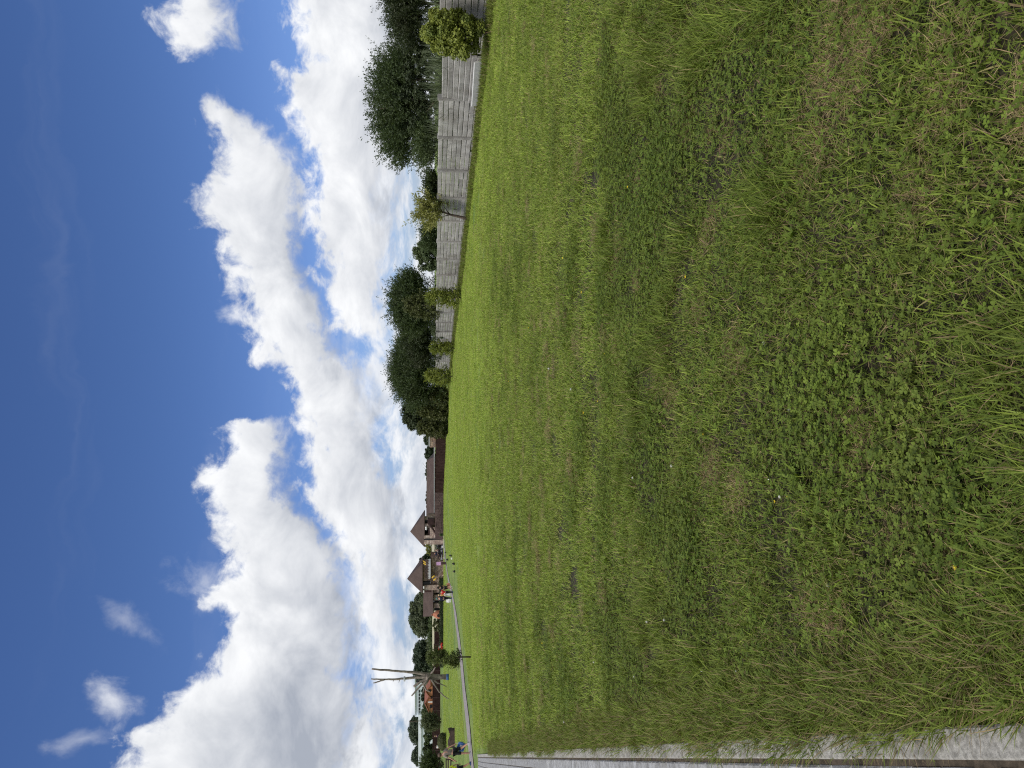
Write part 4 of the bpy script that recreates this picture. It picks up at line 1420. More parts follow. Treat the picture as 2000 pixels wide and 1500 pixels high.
ornament('dark lawn ornament with a white block beside it', 1085, 883, 4, 6, -5)
ornament('dark lawn ornament just left of the one with the white block', 1093, 876, 4, 5)
ornament('small dark lawn ornament in front of the flower pillar', 1101, 888.5, 5, 6)
ornament('squat dark lawn ornament nearest the walk', 1116, 889, 5, 5)
ornament('tiny dark lawn ornament beside the grey drive', 1079, 872, 3, 4)
g = ground(871.5, 1100)
pl = thing('flower_pillar', 'dark brown wooden pillar with mauve sign before the left tower wall', 'pillar', g)
s = g.y / FOC
obj('post', MB().box((0, 0, 5 * s), (4.2 * s, 4 * s, 10 * s), 0, .03), M['brown'], pl)
obj('sign_board', MB().box((-.3 * s, 0, 14.5 * s), (6.5 * s, .06, 8.5 * s), 0, .015), M['pinkish'], pl)

# ------------------------------------------------------------------ left background
M['plank2'] = M['plank']
lf = thing('plank_fence', 'dark brown plank fence across the left background behind the dead tree', 'fence', (at(860, 1370, 138).x, 138, gz(at(860, 1370, 138).x, 138)))
for k in range(11):
    ya, yb = 1232 + k * 26, 1232 + (k + 1) * 26
    xt = 848.0 - 3.5 * min(1, k / 4)
    a = at(xt, yb, 138); b_ = at(xt, ya, 138)
    g = min(gz(a.x, 138), gz(b_.x, 138)) - .05
    h = a.z - g
    m_ = MB()
    for j in range(9):
        m_.box((0, random.uniform(-.01, .02), (j + .5) * h / 9), (b_.x - a.x - .1, .03, h / 9 * random.uniform(.82, .93)))
    stuff(obj('plank_panel', m_, M['plank'], lf, Vector(((a.x + b_.x) / 2, 138, g)) - lf.location))
    obj('backing', MB().box((0, .07, h / 2), (b_.x - a.x, .02, h * .98)), M['black'], lf, Vector(((a.x + b_.x) / 2, 138, g)) - lf.location)
    obj('post', MB().box((0, 0, h / 2), (.12, .14, h + .06)), M['brown'], lf, Vector((a.x, 138.02, g)) - lf.location)

ph = at(846, 1370, 152)
ho = thing('orange_house', 'orange house with two gables behind the plank fence and the dead tree', 'house', (ph.x, 152, gz(ph.x, 152)))


def gable(y0, y1, xe, ya, xa, Y, d, over=.35):
    p0 = at(xe, y1, Y) - ho.location; p1 = at(xe, y0, Y) - ho.location; pa = at(xa, ya, Y) - ho.location
    z0 = 0
    w_ = obj('wall', MB().prism([(p0.x, p0.y, z0), (p1.x, p1.y, z0), p1, pa + Vector((0, 0, -.15)), p0], (0, d, 0)), M['orange'], ho)
    sl = (pa - p0).normalized(); sr = (pa - p1).normalized()
    f_ = Vector((0, -over, 0)); up_ = Vector((0, 0, .16))
    for base, s in ((p0, sl), (p1, sr)):
        q = base - s * .5 + f_
        obj('roof_slope', MB().prism([q, pa + f_, pa + f_ + up_, q + up_], (0, d + over, 0)), M['orange_roof'], ho)
    return w_


gable(1356, 1393, 840, 1373, 830.5, 152, 7)
gable(1341, 1359, 839, 1350, 832, 151.3, 6)
part_px('column', 'white', ho, 1370.5, 1372, 836, 846, 151.6, .2)
part_px('window', 'glass_dark', ho, 1360, 1365, 839, 844, 151.85, .2)
part_px('window', 'glass_dark', ho, 1347, 1351, 837, 842, 151.15, .2)
part_px('window', 'glass_dark', ho, 1377, 1383, 839.5, 844, 151.85, .2)

ph = at(830, 1420, 270)
ha = thing('industrial_hall', 'pale blue-grey industrial hall with a long low white wing far left', 'building', (ph.x, 270, gz(ph.x, 270)))
part_px('wall', 'hall', ha, 1330, 1398, 811, 860, 270, 25)
part_px('roof_edge', 'hallroof', ha, 1328, 1399, 809.8, 811.0, 269.6, 26)
for k in range(7):
    part_px('window', 'glass_dark', ha, 1348 + k * 7, 1353 + k * 7, 817.5, 820, 269.8, .4)
part_px('wing_roof', 'hallroof', ha, 1396, 1560, 817, 823, 268, 20)
part_px('wing_wall', 'hall', ha, 1397, 1560, 823.1, 860, 268.3, 18)

# far trees, each with a place of its own
FT = 'far trees on the skyline'
tree('round_tree', 'largest pale round tree left of the towers on the skyline', 'tree', 1166, 1240, 798, 848, 185, 'clumps', 'pale_leaf', FT, .5, 1.5)
tree('round_tree', 'smaller light green tree hidden behind the low shed roof', 'tree', 1150, 1182, 818, 848, 180, 'clumps', 'pale_leaf', FT, .45, .9)
tree('far_tree', 'dark tree right of the dead tree trunk on the skyline', 'tree', 1254, 1300, 805, 848, 200, 'clumps', 'far_leaf', FT, .5, 1.2)
tree('far_tree', 'dark tree directly behind the bare dead tree', 'tree', 1290, 1330, 807, 848, 196, 'clumps', 'far_leaf', FT, .5, 1.1)
tree('far_tree', 'dark rounded tree behind the white wing of the hall', 'tree', 1396, 1454, 799, 846, 310, 'clumps', 'far_leaf', FT, .7, 1.3)
tree('far_tree', 'dark tree at the left end behind the white wing', 'tree', 1456, 1496, 805, 846, 310, 'clumps', 'far_leaf', FT, .7, 1.1)
for i, (ya, yb, xa, lab) in enumerate(((846, 872, 827, 'nearest the dark conifers'), (868, 905, 829, 'in the middle of the low tree line'), (896, 950, 830, 'behind the long brown roof'), (945, 1003, 831, 'at the left end of the long brown roof'))):
    tree('far_tree', 'far tree over the plank fence, ' + lab, 'tree', ya, yb, xa, 850, 170 + 6 * i, 'clumps', 'far_leaf', FT, .4, 1.0)
tree('bush', 'light green young tree in front of the plank fence left of the house', 'tree', 1396, 1424, 824, 866, 128, 'shoots', 'pale_leaf', None, .3, .5)
tree('bush', 'grey-green shrub behind the round clipped bush', 'shrub', 1420, 1452, 826, 846, 142, 'clumps', 'shrub', None, .3, .9)
tree('bush', 'dark shrub behind the plank fence between hall wing and walking man', 'shrub', 1450, 1480, 823, 847, 144, 'clumps', 'dark_leaf', None, .3, .9)
tree('bush', 'tall grey shrub at the left edge behind the walking man', 'shrub', 1474, 1512, 821, 872, 112, 'shoots', 'shrub', None, .3, .7)
tree('bush', 'rounded tree crown right behind the orange house', 'tree', 1376, 1404, 822, 848, 162, 'clumps', 'shrub', None, .35, .9)
tree('bush', 'dark tree crown behind the gables of the orange house', 'tree', 1336, 1378, 822, 848, 164, 'clumps', 'dark_leaf', None, .35, 1.0)
tree('bush', 'olive shrub by the low hedge left of the clay oven', 'shrub', 1209, 1232, 843, 866, 120, 'clumps', 'thuja_dark', None, .25, .9)
for i, (xa, Y, lab) in enumerate(((828.5, 215, 'topmost and farthest'), (833, 195, 'middle one'), (838, 178, 'lowest and nearest'))):
    hedge('hedgerow', 'row of green bushes on the slope right of the dead tree, ' + lab, 'hedge', 1190 + 8 * i, 1330, xa, 850, Y, 2.0, 'pale_leaf' if i % 2 else 'shrub', .45, 2600, 'rows of bushes on the slope')
pc = at(850, 1215, 160)
tag(obj('garden_wall', bpx(MB(), 1186, 1300, 844.3, 872, 160, .3), M['cream']), 'low cream wall beyond the clay oven and low hedge', 'wall')
g = at(822, 1408, 250)
up_ = thing('utility_pole', 'thin grey utility pole in front of the far tree and white wing', 'pole', (g.x, 250, gz(g.x, 250)))
obj('pole', MB().tube([(0, 0, 0), (0, 0, at(801, 1408, 250).z)], [.16, .11], 8), M['bark'], up_)
obj('crossarm', MB().box((0, 0, at(803, 1408, 250).z), (1.2, .1, .1)), M['bark'], up_)

# toy car
g = at(861, 1262, 117); g.z = gz(g.x, 116.6)
tcar = thing('toy_car', 'small red toy car standing in front of the low dark hedge', 'toy car', (g.x, 116.6, g.z))
obj('body', MB().prism([(-.62, -.25, .16), (.62, -.25, .16), (.62, -.25, .38), (.22, -.25, .48), (.1, -.25, .80), (-.45, -.25, .82), (-.60, -.25, .5)], (0, .5, 0)), M['red'], tcar)
obj('windscreen', MB().prism([(.225, -.262, .5), (.12, -.262, .76), (-.1, -.262, .76), (-.1, -.262, .5)], (0, .524, 0)), M['white'], tcar)
for wx in (-.38, .38):
    for wy in (-.27, .27):
        obj('wheel', MB().tube([(wx, wy - .03, .15), (wx, wy + .03, .15)], .15, 10), M['black'], tcar)

# ------------------------------------------------------------------ dead tree
M['deadwood'] = mat_noise('grey_deadwood', (.12, .10, .085), (.26, .225, .19), 3, .9, 7, .8, .04, dark=(.07, .055, .045), dscale=2)
M['blue'] = mat_plain('blue_paint', (.05, .12, .30), .6)
g = ground(877, 1322)
YD = g.y
dt = thing('dead_tree', 'tall bare dead tree with two cut upright stems and grey drooping branches', 'tree', g)


def dpt(x, y, dy=0.0):
    return at(x, y, YD + dy) - dt.location


def limb(name, pts, rad, n=8):
    c = []
    r = []
    for i in range(len(pts) - 1):
        for k in range(4):
            t = k / 4
            p = pts[i].lerp(pts[i + 1], t)
            p += Vector((random.uniform(-.03, .03), random.uniform(-.03, .03), 0)); c.append(p); r.append((rad[i] * (1 - t) + rad[i + 1] * t) * random.uniform(.93, 1.07))
    c.append(pts[-1]); r.append(rad[-1])
    return obj(name, MB().tube(c, r, n), M['deadwood'], dt, smooth=True)


sD = YD / FOC
limb('trunk', [Vector((0, 0, -.1)), dpt(860, 1322), dpt(845, 1321.5), dpt(832, 1321)], [5.2 * sD, 4.8 * sD, 5.6 * sD, 6.5 * sD], 12)
limb('stem', [dpt(842, 1318), dpt(815, 1314), dpt(790, 1311.5), dpt(760, 1309.5), dpt(726, 1306.5)], [3.6 * sD, 3.2 * sD, 2.4 * sD, 2.1 * sD, 1.7 * sD])
st2 = limb('stem', [dpt(842, 1322, -.2), dpt(815, 1322.5), dpt(790, 1325), dpt(765, 1327), dpt(745, 1326.5), dpt(725, 1326)], [3.4 * sD, 3.0 * sD, 2.3 * sD, 1.9 * sD, 1.5 * sD, 1.2 * sD])
limb('fork', [dpt(752, 1327), dpt(740, 1331), dpt(729, 1334)], [1.5 * sD, 1.3 * sD, 1.0 * sD])
limb('branch', [dpt(838, 1324), dpt(822, 1331), dpt(808, 1341)], [3.2 * sD, 2.6 * sD, 2.4 * sD])
limb('branch', [dpt(836, 1327), dpt(822, 1339), dpt(804, 1359)], [2.4 * sD, 2.0 * sD, 1.5 * sD])
limb('branch', [dpt(838, 1326, -.5), dpt(828, 1338, -.9), dpt(832, 1347, -1.2), dpt(841, 1352, -1.4)], [2.2 * sD, 1.7 * sD, 1.4 * sD, .9 * sD], 6)
limb('branch', [dpt(842, 1326, -.4), dpt(849, 1338, -.8), dpt(858, 1351, -1.1), dpt(868, 1360, -1.3), dpt(876, 1365, -1.4)], [2.2 * sD, 1.5 * sD, 1.3 * sD, 1.1 * sD, .8 * sD], 6)
limb('branch', [dpt(846, 1327, -.3), dpt(855, 1334, -.5), dpt(864, 1337, -.6), dpt(872, 1341, -.7)], [1.8 * sD, 1.2 * sD, 1.0 * sD, .7 * sD], 6)
limb('branch', [dpt(840, 1318), dpt(846, 1311, -.4), dpt(850, 1303, -.6)], [2.2 * sD, 1.8 * sD, 1.4 * sD], 6)
limb('branch', [dpt(836, 1330, .5), dpt(829, 1341, .9), dpt(826, 1353, 1.2)], [1.6 * sD, 1.2 * sD, .8 * sD], 6)
for (x_, y_) in ((781, 1333), (770, 1331)):
    limb('twig_stub', [dpt(x_, y_ - 6), dpt(x_ - 2, y_)], [.8 * sD, .5 * sD], 5)
v, f = ring(4.0 * sD, .9 * sD, 14, 6)
cl_ = dpt(790, 1326)
obj('clamp_ring', MB().add([(a + cl_.x, c * .9 + cl_.y, b_ * 2.2 + cl_.z) for a, b_, c in v], f), M['fascia'], dt)
w_ = dpt(815, 1330)
obj('bird_box', MB().box(w_, (3.5 * sD, .3, 5 * sD), 0, .02), M['black'], dt)
obj('blue_band', MB().lathe([(5.7 * sD, .02), (5.6 * sD, 5 * sD), (5.2 * sD, 5.2 * sD)], (0, 0, 0), 14), M['blue'], dt, smooth=True)

# ------------------------------------------------------------------ young pine
g = ground(922, 1283)
pi_ = thing('young_pine', 'young pine with thin bare stem standing on the lawn beside the walk', 'pine', g)
sP = g.y / FOC
HP = 89 * sP
obj('trunk', MB().tube([(0, 0, -.02), (.02, 0, HP * .25), (-.06, 0, HP * .5), (.02, 0, HP * .75), (.1, 0, HP * .95)], [.045, .038, .03, .022, .01], 7), M['bark'], pi_, smooth=True)
br = MB(); Pn = []; Tn = []
rr = random.Random(5)
for lvl in range(9):
    zf = .27 + .08 * lvl
    for k in range(6):
        a = rr.uniform(0, 6.28)
        L_ = (.62 - .30 * abs(zf - .62)) * (1.0 if zf < .8 else .6) * rr.uniform(.55, 1.1) * HP * .36
        o_ = Vector((.02 + .08 * (zf - .5), 0, HP * zf))
        e_ = o_ + Vector((math.cos(a) * L_, math.sin(a) * L_, L_ * rr.uniform(.05, .6)))
        br.tube([o_, o_.lerp(e_, .5) + Vector((0, 0, -.03)), e_], [.014, .01, .005], 5)
        for s_ in range(46):
            t = rr.uniform(.3, 1.05)
            p = o_.lerp(e_, t)
            Pn.append((p.x + rr.gauss(0, .05), p.y + rr.gauss(0, .05), p.z + rr.gauss(0, .05)))
            dd = (e_ - o_).normalized()
            Tn.append((dd.x * .5 + rr.gauss(0, .6), dd.y * .5 + rr.gauss(0, .6), dd.z * .5 + .3 + rr.gauss(0, .5)))
obj('branches', br, M['bark'], pi_)
Pn = np.array(Pn); Tn = norm(np.array(Tn)); n_ = len(Pn)
obj('needles', leaf_mesh('needles', Pn, norm(unit(n_)), Tn, .15 * rng.uniform(.6, 1.2, n_), .28, rng.uniform(0, 1, n_)), M['pine'], pi_)

# ------------------------------------------------------------------ clipped bush, log bench, plank bench
g = ground(872, 1448)
cbush = thing('clipped_bush', 'dense round clipped dark green bush behind the log bench', 'bush', g)
s = g.y / FOC
rb, hb = 16.5 * s, 17.5 * s
n_ = 9000
d = unit(n_); d[:, 2] = np.abs(d[:, 2])
a_ = (rng.uniform(.75, 1, n_) ** .5)[:, None] * (1 + .05 * (fbm(np.arctan2(d[:, 1], d[:, 0]) * 3, d[:, 2] * 5, 3, 3) - .5))[:, None]
P = d * a_ * np.array([rb, rb * .9, hb * .62]) + np.array([0, 0, hb * .38])
P2 = P.copy(); P2[:, 2] = np.where(rng.uniform(0, 1, n_) < .35, rng.uniform(.02, .4, n_) * hb, P2[:, 2])
obj('leaves', leaf_mesh('leaves', P2, norm(d + unit(n_) * .5), unit(n_), .10 * rng.uniform(.6, 1.3, n_), .6, rng.uniform(0, 1, n_)), M['thuja_dark'], cbush)
obj('stem', MB().tube([(0, 0, -.02), (0, 0, hb * .5)], .08, 7), M['bark'], cbush)
M['log'] = mat_noise('dark_log', (.030, .020, .016), (.075, .052, .044), 3, .8, 7, .7, .03)
g = ground(888.5, 1441)
lg = thing('log_bench', 'dark curved log bench with raised ends on the lawn behind the man', 'bench', g)
s = g.y / FOC
prof = [(-16.5, 0), (17, 0), (17, 8), (16, 12), (13.5, 12), (10, 9.5), (5, 8.8), (0, 9.2), (-4, 10.6), (-9, 12.4), (-16.5, 12.8)]
obj('seat', MB().prism([(a * s, -.28, b_ * s) for a, b_ in prof], (0, .56, 0)), M['log'], lg)
obj('backrest', MB().prism([(a * s, .30, b_ * s * 1.0 + .06) for a, b_ in prof[2:]] + [(-16.5 * s, .30, .3), (17 * s, .30, .3)], (0, .10, 0)), M['log'], lg)
g = ground(886, 1494)
pbn = thing('plank_bench', 'dark plank bench at the left edge behind the walking man', 'bench', g)
s = g.y / FOC
for zz in (5.5, 10.5, 14.5):
    obj('plank', MB().box((0, .1 if zz > 9 else -.1, zz * s), (24 * s, .12, 2.4 * s), 0, .01), M['brown'], pbn)
for xx in (-10, 10):
    obj('leg', MB().box((xx * s, .12, 7.5 * s), (1.6 * s, .12, 15 * s)), M['brown'], pbn)
    obj('foot', MB().box((xx * s, -.1, 2.6 * s), (1.6 * s, .3, 5.2 * s)), M['brown'], pbn)

# ------------------------------------------------------------------ people
def skin_mesh(name, V, E_, Rr, root=0, sub=1):
    m = bpy.data.meshes.new(name)
    m.from_pydata([tuple(v) for v in V], E_, [])
    o = bpy.data.objects.new('skin_temp', m)
    COL.objects.link(o)
    sk = o.modifiers.new('skin', 'SKIN'); sk.use_smooth_shade = True
    for i, r in enumerate(Rr):
        r = r if isinstance(r, tuple) else (r, r)
        m.skin_vertices[0].data[i].radius = r
        m.skin_vertices[0].data[i].use_root = (i == root)
    if sub:
        o.modifiers.new('sub', 'SUBSURF').levels = sub
    dg = bpy.context.evaluated_depsgraph_get()
    out = bpy.data.meshes.new_from_object(o.evaluated_get(dg))
    bpy.data.objects.remove(o); bpy.data.meshes.remove(m)
    out.name = name
    return out


M['skin'] = mat_plain('skin', (.48, .27, .19), .55, .06)
M['skin_dark'] = mat_plain('tanned_skin', (.36, .19, .125), .55, .06)
M['hair_dark'] = mat_plain('dark_hair', (.025, .018, .014), .6)
M['hair_brown'] = mat_plain('brown_hair', (.075, .045, .030), .6)
M['hair_fair'] = mat_plain('fair_hair', (.50, .36, .20), .6)
M['taupe'] = mat_plain('taupe_cotton', (.235, .190, .165), .85, .10, 12)
M['navy'] = mat_plain('navy_cloth', (.016, .020, .045), .85)
M['blackcloth'] = mat_plain('black_cloth', (.014, .014, .017), .85)
M['redcloth'] = mat_plain('red_cloth', (.50, .02, .025), .8)
M['mustard'] = mat_plain('mustard_cloth', (.50, .28, .06), .8)
M['teal'] = mat_plain('teal_cloth', (.05, .17, .15), .8)
M['lime'] = mat_plain('fluorescent_yellow', (.62, .72, .02), .7)
M['whitecloth'] = mat_plain('white_cloth', (.68, .68, .68), .8)
M['peach'] = mat_plain('peach_cloth', (.60, .26, .17), .8)
M['bagblue'] = mat_plain('blue_bag', (.05, .13, .36), .45)
M['shoe_grey'] = mat_plain('grey_shoe', (.42, .42, .43), .6)
M['shoe_blue'] = mat_plain('blue_shoe', (.02, .05, .13), .6)
M['purple'] = mat_plain('dark_purple_cloth', (.065, .035, .055), .85)


def person(label, loc, rz, h, skin='skin', hair='hair_dark', top='taupe', bottom='blackcloth', shoe='shoe_grey', legs=((.2, .1), (-.2, .3)), arms=((-.2, .2, .12), (.2, .2, .12)),
           lean=0.0, sleeve='short', blen='long', head=(0, 0), cap=None, group=None, longhair=False, skirt=False, collar=None):
    root = thing('person', label, 'person', loc, group, rz)
    k = h / 1.75

    def v3(x, y, z):
        return Vector((x, y, z)) * k
    # lean turns the trunk forward about the hips
    hip = v3(0, 0, .93)
    Rl = Matrix.Rotation(-lean, 3, 'X')

    def up(x, y, z):
        return hip + Rl @ (v3(x, y, z) - hip)
    V = [hip]; Rr = [(.150 * k, .115 * k)]; E_ = []

    def addv(p, r, prev):
        V.append(p); Rr.append(tuple(q * k for q in r) if isinstance(r, tuple) else r * k); E_.append((prev, len(V) - 1))
        return len(V) - 1
    sp_ = addv(up(0, .0, 1.10), (.135, .10), 0)
    ch2 = addv(up(0, .0, 1.30), (.150, .11), sp_)
    nk = addv(up(0, .0, 1.455), (.058, .058), ch2)
    hd = Rl @ Vector((math.sin(head[0]) * .02, .015 + math.sin(head[1]) * .05, 0)) * k
    j0 = addv(up(0, .015, 1.525) + hd * .5, (.070, .080), nk)
    h1 = addv(up(0, .02, 1.60) + hd, (.080, .096), j0)
    h2 = addv(up(0, .015, 1.685) + hd, (.070, .085), h1)
    hf = Rl @ Vector((math.sin(head[0]), math.cos(head[0]) * math.cos(head[1]), -math.sin(-head[1]) * -1)).normalized()
    nose = addv(V[h1] + hf * .105 * k + Vector((0, 0, -.012 * k)), (.013, .013), h1)
    hands = []; arm_j = []
    for i, sx in enumerate((-1, 1)):
        sw, eb, ow = arms[i]
        sh_ = addv(up(sx * .175, 0, 1.40), (.058, .060), ch2)
        u_ = Rl @ Vector((sx * math.sin(ow), math.sin(sw) * math.cos(ow), -math.cos(sw) * math.cos(ow)))
        el = addv(V[sh_] + u_ * .29 * k, (.042, .042), sh_)
        fdir = Rl @ Vector((sx * math.sin(ow) * .7, math.sin(sw + eb), -math.cos(sw + eb))).normalized()
        wr = addv(V[el] + fdir * .25 * k, (.028, .028), el)
        pa = addv(V[wr] + fdir * .07 * k, (.030, .020), wr)
        arm_j.append((sh_, el, wr))
        side = fdir.cross(Vector((sx, 0, 0))).normalized()
        for q, (o_, ln_) in enumerate(((-.030, .070), (-.010, .082), (.010, .078), (.030, .062))):
            b0 = addv(V[pa] + (side * o_ + fdir * .025) * k, .0095, pa)
            b1 = addv(V[b0] + (fdir * ln_ * .55 + Vector((-sx, 0, 0)) * .012) * k, .0085, b0)
            addv(V[b1] + (fdir * ln_ * .35 + Vector((-sx, 0, 0)) * .03) * k, .007, b1)
        t0 = addv(V[wr] + (fdir * .03 - side * .035) * k, .011, wr)
        addv(V[t0] + (fdir * .045 - side * .025) * k, .009, t0)
        hands.append(V[pa].copy())
    leg_j = []
    for i, sx in enumerate((-1, 1)):
        a, b_ = legs[i]
        hp = addv(v3(sx * .09, 0, .88), (.088, .092), 0)
        d1 = Vector((0, math.sin(a), -math.cos(a))); d2 = Vector((0, math.sin(a - b_), -math.cos(a - b_)))
        kn = addv(V[hp] + d1 * .42 * k, (.058, .060), hp)
        ca = addv(V[kn] + d2 * .15 * k, (.052, .056), kn)
        an = addv(V[kn] + d2 * .39 * k, (.036, .040), ca)
        leg_j.append((hp, kn, ca, an, d2))
    low = min(V[j[3]].z for j in leg_j) - .075 * k
    off_ = Vector((0, 0, -low))
    V = [p + off_ for p in V]; hands = [p + off_ for p in hands]
    obj('body', skin_mesh('body', V, E_, Rr), M[skin], root)
    # clothes
    def cloth(name, idx, edges, grow, mat, par=None, extra=()):
        vs = [V[i] for i in idx]; rs = []
        for i in idx:
            r = Rr[i] if isinstance(Rr[i], tuple) else (Rr[i], Rr[i])
            rs.append((r[0] + grow * k, r[1] + grow * k))
        mp = {q: n for n, q in enumerate(idx)}
        ed = [(mp[a], mp[b_]) for a, b_ in edges]
        for (src, p, r) in extra:
            vs.append(p); rs.append((r * k, r * k)); ed.append((mp[src], len(vs) - 1))
        return obj(name, skin_mesh(name, vs, ed, rs), M[mat], par or root)
    idx = [0, sp_, ch2]; ed = [(0, sp_), (sp_, ch2)]; ex = []
    for sh_, el, wr in arm_j:
        idx.append(sh_); ed.append((ch2, sh_))
        if sleeve == 'long':
            idx += [el, wr]; ed += [(sh_, el), (el, wr)]
        elif sleeve == 'short':
            ex.append((sh_, V[sh_].lerp(V[el], .75), .062))
    cloth('shirt', idx, ed, .016, top, None, ex)
    idx = [0]; ed = []; ex = []
    for hp, kn, ca, an, d2 in leg_j:
        idx.append(hp); ed.append((0, hp))
        if blen == 'long':
            idx += [kn, ca, an]; ed += [(hp, kn), (kn, ca), (ca, an)]
        else:
            ex.append((hp, V[hp].lerp(V[kn], .9), .085))
    cloth('trousers' if blen == 'long' else 'shorts', idx, ed, .014, bottom, None, ex)
    for hp, kn, ca, an, d2 in leg_j:
        p = V[an]
        m_ = MB()
        prof = [(-.09, .0), (.17, .0), (.185, .03), (.12, .06), (.03, .10), (-.075, .10)]
        m_.prism([(p.x - .045 * k, p.y + a * k, p.z - .075 * k + b_ * k) for a, b_ in prof], (.09 * k, 0, 0))
        obj('shoe', m_, M[shoe], root)
    # hair: a cap over crown and nape
    c = V[h1].lerp(V[h2], .55)
    hm = MB()
    nn = 10
    for (r, z, back) in ((.0, 0, 0),):
        rings = [(.098, -.05, -.035), (.104, .02, -.012), (.098, .07, -.004), (.066, .115, 0), (.02, .132, 0)]
        if longhair:
            rings = [(.07, -.22, -.07), (.09, -.12, -.055)] + rings
        hm.lathe([(r_ * k, z_ * k) for r_, z_, b_ in rings], (0, 0, 0), nn, 1.12)
        hm.v = [(x_ + c.x - math.sin(head[0]) * .02 * k, y_ + c.y + (-.028 if z_ < .06 * k else -.010) * k, z_ + c.z) for x_, y_, z_ in hm.v]
    obj('hair', hm, M[cap or hair], root, smooth=True)
    for sx in (-1, 1):
        e_ = V[h1] + hf * .088 * k + Vector((sx * .032 * k * math.cos(head[0]), -sx * .032 * k * math.sin(head[0]), .022 * k))
        obj('eye', MB().lathe([(.003 * k, -.009 * k), (.010 * k, 0), (.003 * k, .009 * k)], e_, 6), M['black'], root)
        ea = V[h1] + Vector((sx * .083 * k, -.005 * k, 0))
        obj('ear', MB().lathe([(.006 * k, -.03 * k), (.016 * k, 0), (.010 * k, .03 * k)], ea, 6), M[skin], root)
    return root, hands, k


def carrier_bag(label, root, hand, mat, w, h, tilt=0.0, swing=0.0, trim=None):
    """bag hanging from a hand"""
    Mw = Matrix.Translation(root.location) @ Matrix.Rotation(root.rotation_euler.z, 4, 'Z')
    p = Mw @ hand
    t_ = thing('carrier_bag', label, 'bag', p)
    t_.rotation_euler = (0, tilt, root.rotation_euler.z * 0 + swing)
    b_ = MB()
    b_.add([(-w * .42, -.07, -.16 - h), (w * .42, -.07, -.16 - h), (w * .42, .07, -.16 - h), (-w * .42, .07, -.16 - h),
            (-w * .5, -.10, -.16 - h * .5), (w * .5, -.10, -.16 - h * .5), (w * .5, .10, -.16 - h * .5), (-w * .5, .10, -.16 - h * .5),
            (-w * .45, -.03, -.16), (w * .45, -.03, -.16), (w * .45, .03, -.16), (-w * .45, .03, -.16)],
           [(3, 2, 1, 0), (0, 1, 5, 4), (1, 2, 6, 5), (2, 3, 7, 6), (3, 0, 4, 7), (4, 5, 9, 8), (5, 6, 10, 9), (6, 7, 11, 10), (7, 4, 8, 11), (8, 9, 10, 11)])
    obj('bag_body', b_, M[mat], t_)
    obj('handle', MB().tube([(-w * .3, 0, -.17), (-w * .08, 0, .0), (w * .08, 0, .0), (w * .3, 0, -.17)], .012, 5), M[trim or mat], t_)
    if trim:
        obj('printed_patch', MB().box((0, -.103, -.16 - h * .48), (w * .55, .012, h * .42)), M[trim], t_)
    return t_


g = ground(921, 1466)
hm_ = (921 - 855) * g.y / FOC
man, hands, k = person('man in taupe t-shirt and black shorts walking on the path with a blue bag', g, R(70), hm_, 'skin', 'hair_brown', 'taupe', 'blackcloth', 'shoe_grey',
                       ((.12, .08), (-.32, .42)), ((.35, .45, .30), (-.35, .2, .25)), .22, 'short', 'short', (0, .25))
carrier_bag('blue and white shopping bag hanging from the hand of the walking man', man, hands[1], 'bagblue', .46, .42, R(22), 0, 'whitecloth')
g = ground(922, 1500)
ch_m, hands, k = person('person in fluorescent yellow top cut off by the left edge beside the man', g, R(70), hm_ * .80, 'skin_dark', 'hair_dark', 'lime', 'blackcloth', 'shoe_blue',
                        ((.25, .1), (-.25, .35)), ((.3, .3, .2), (-.3, .3, .2)), .05, 'short', 'short')
GP = 'people walking along the curved walk'
G0 = ground(883.5, 1158)


def walker(label, y, x, hpx, **kw):
    g = ground(x, y)
    return person(label, g, kw.pop('rz', R(165)), hpx * g.y / FOC, group=GP, **kw)


wk, hands, k = walker('woman in black top with bare legs, rightmost of the walkers, carrying a peach bag', 1147.5, 884, 30.5, hair='hair_dark', top='blackcloth', bottom='blackcloth', shoe='shoe_grey', longhair=True, blen='short', rz=R(15))
carrier_bag('peach cloth bag carried by the rightmost walker', wk, hands[1], 'peach', .5, .36)
walker('person in bright red top and black trousers in the middle of the walkers', 1156, 885.5, 28.5, hair='hair_dark', top='redcloth', bottom='blackcloth', shoe='shoe_blue', rz=R(10), arms=((-.1, .5, .3), (.3, .5, .2)))
walker('fair-haired person in mustard top and white trousers between the red and black walkers', 1161.5, 882, 26, hair='hair_fair', top='mustard', bottom='whitecloth', shoe='shoe_grey', rz=R(20))
wk, hands, k = walker('person in navy clothes and teal cap, leftmost of the walkers, with white bags', 1168, 883.5, 31.5, top='navy', bottom='blackcloth', shoe='shoe_blue', cap='teal', sleeve='long', rz=R(-5), arms=((.1, .1, .25), (0, .2, .1)))
carrier_bag('white carrier bag hanging beside the leftmost walker', wk, hands[0], 'whitecloth', .42, .5)
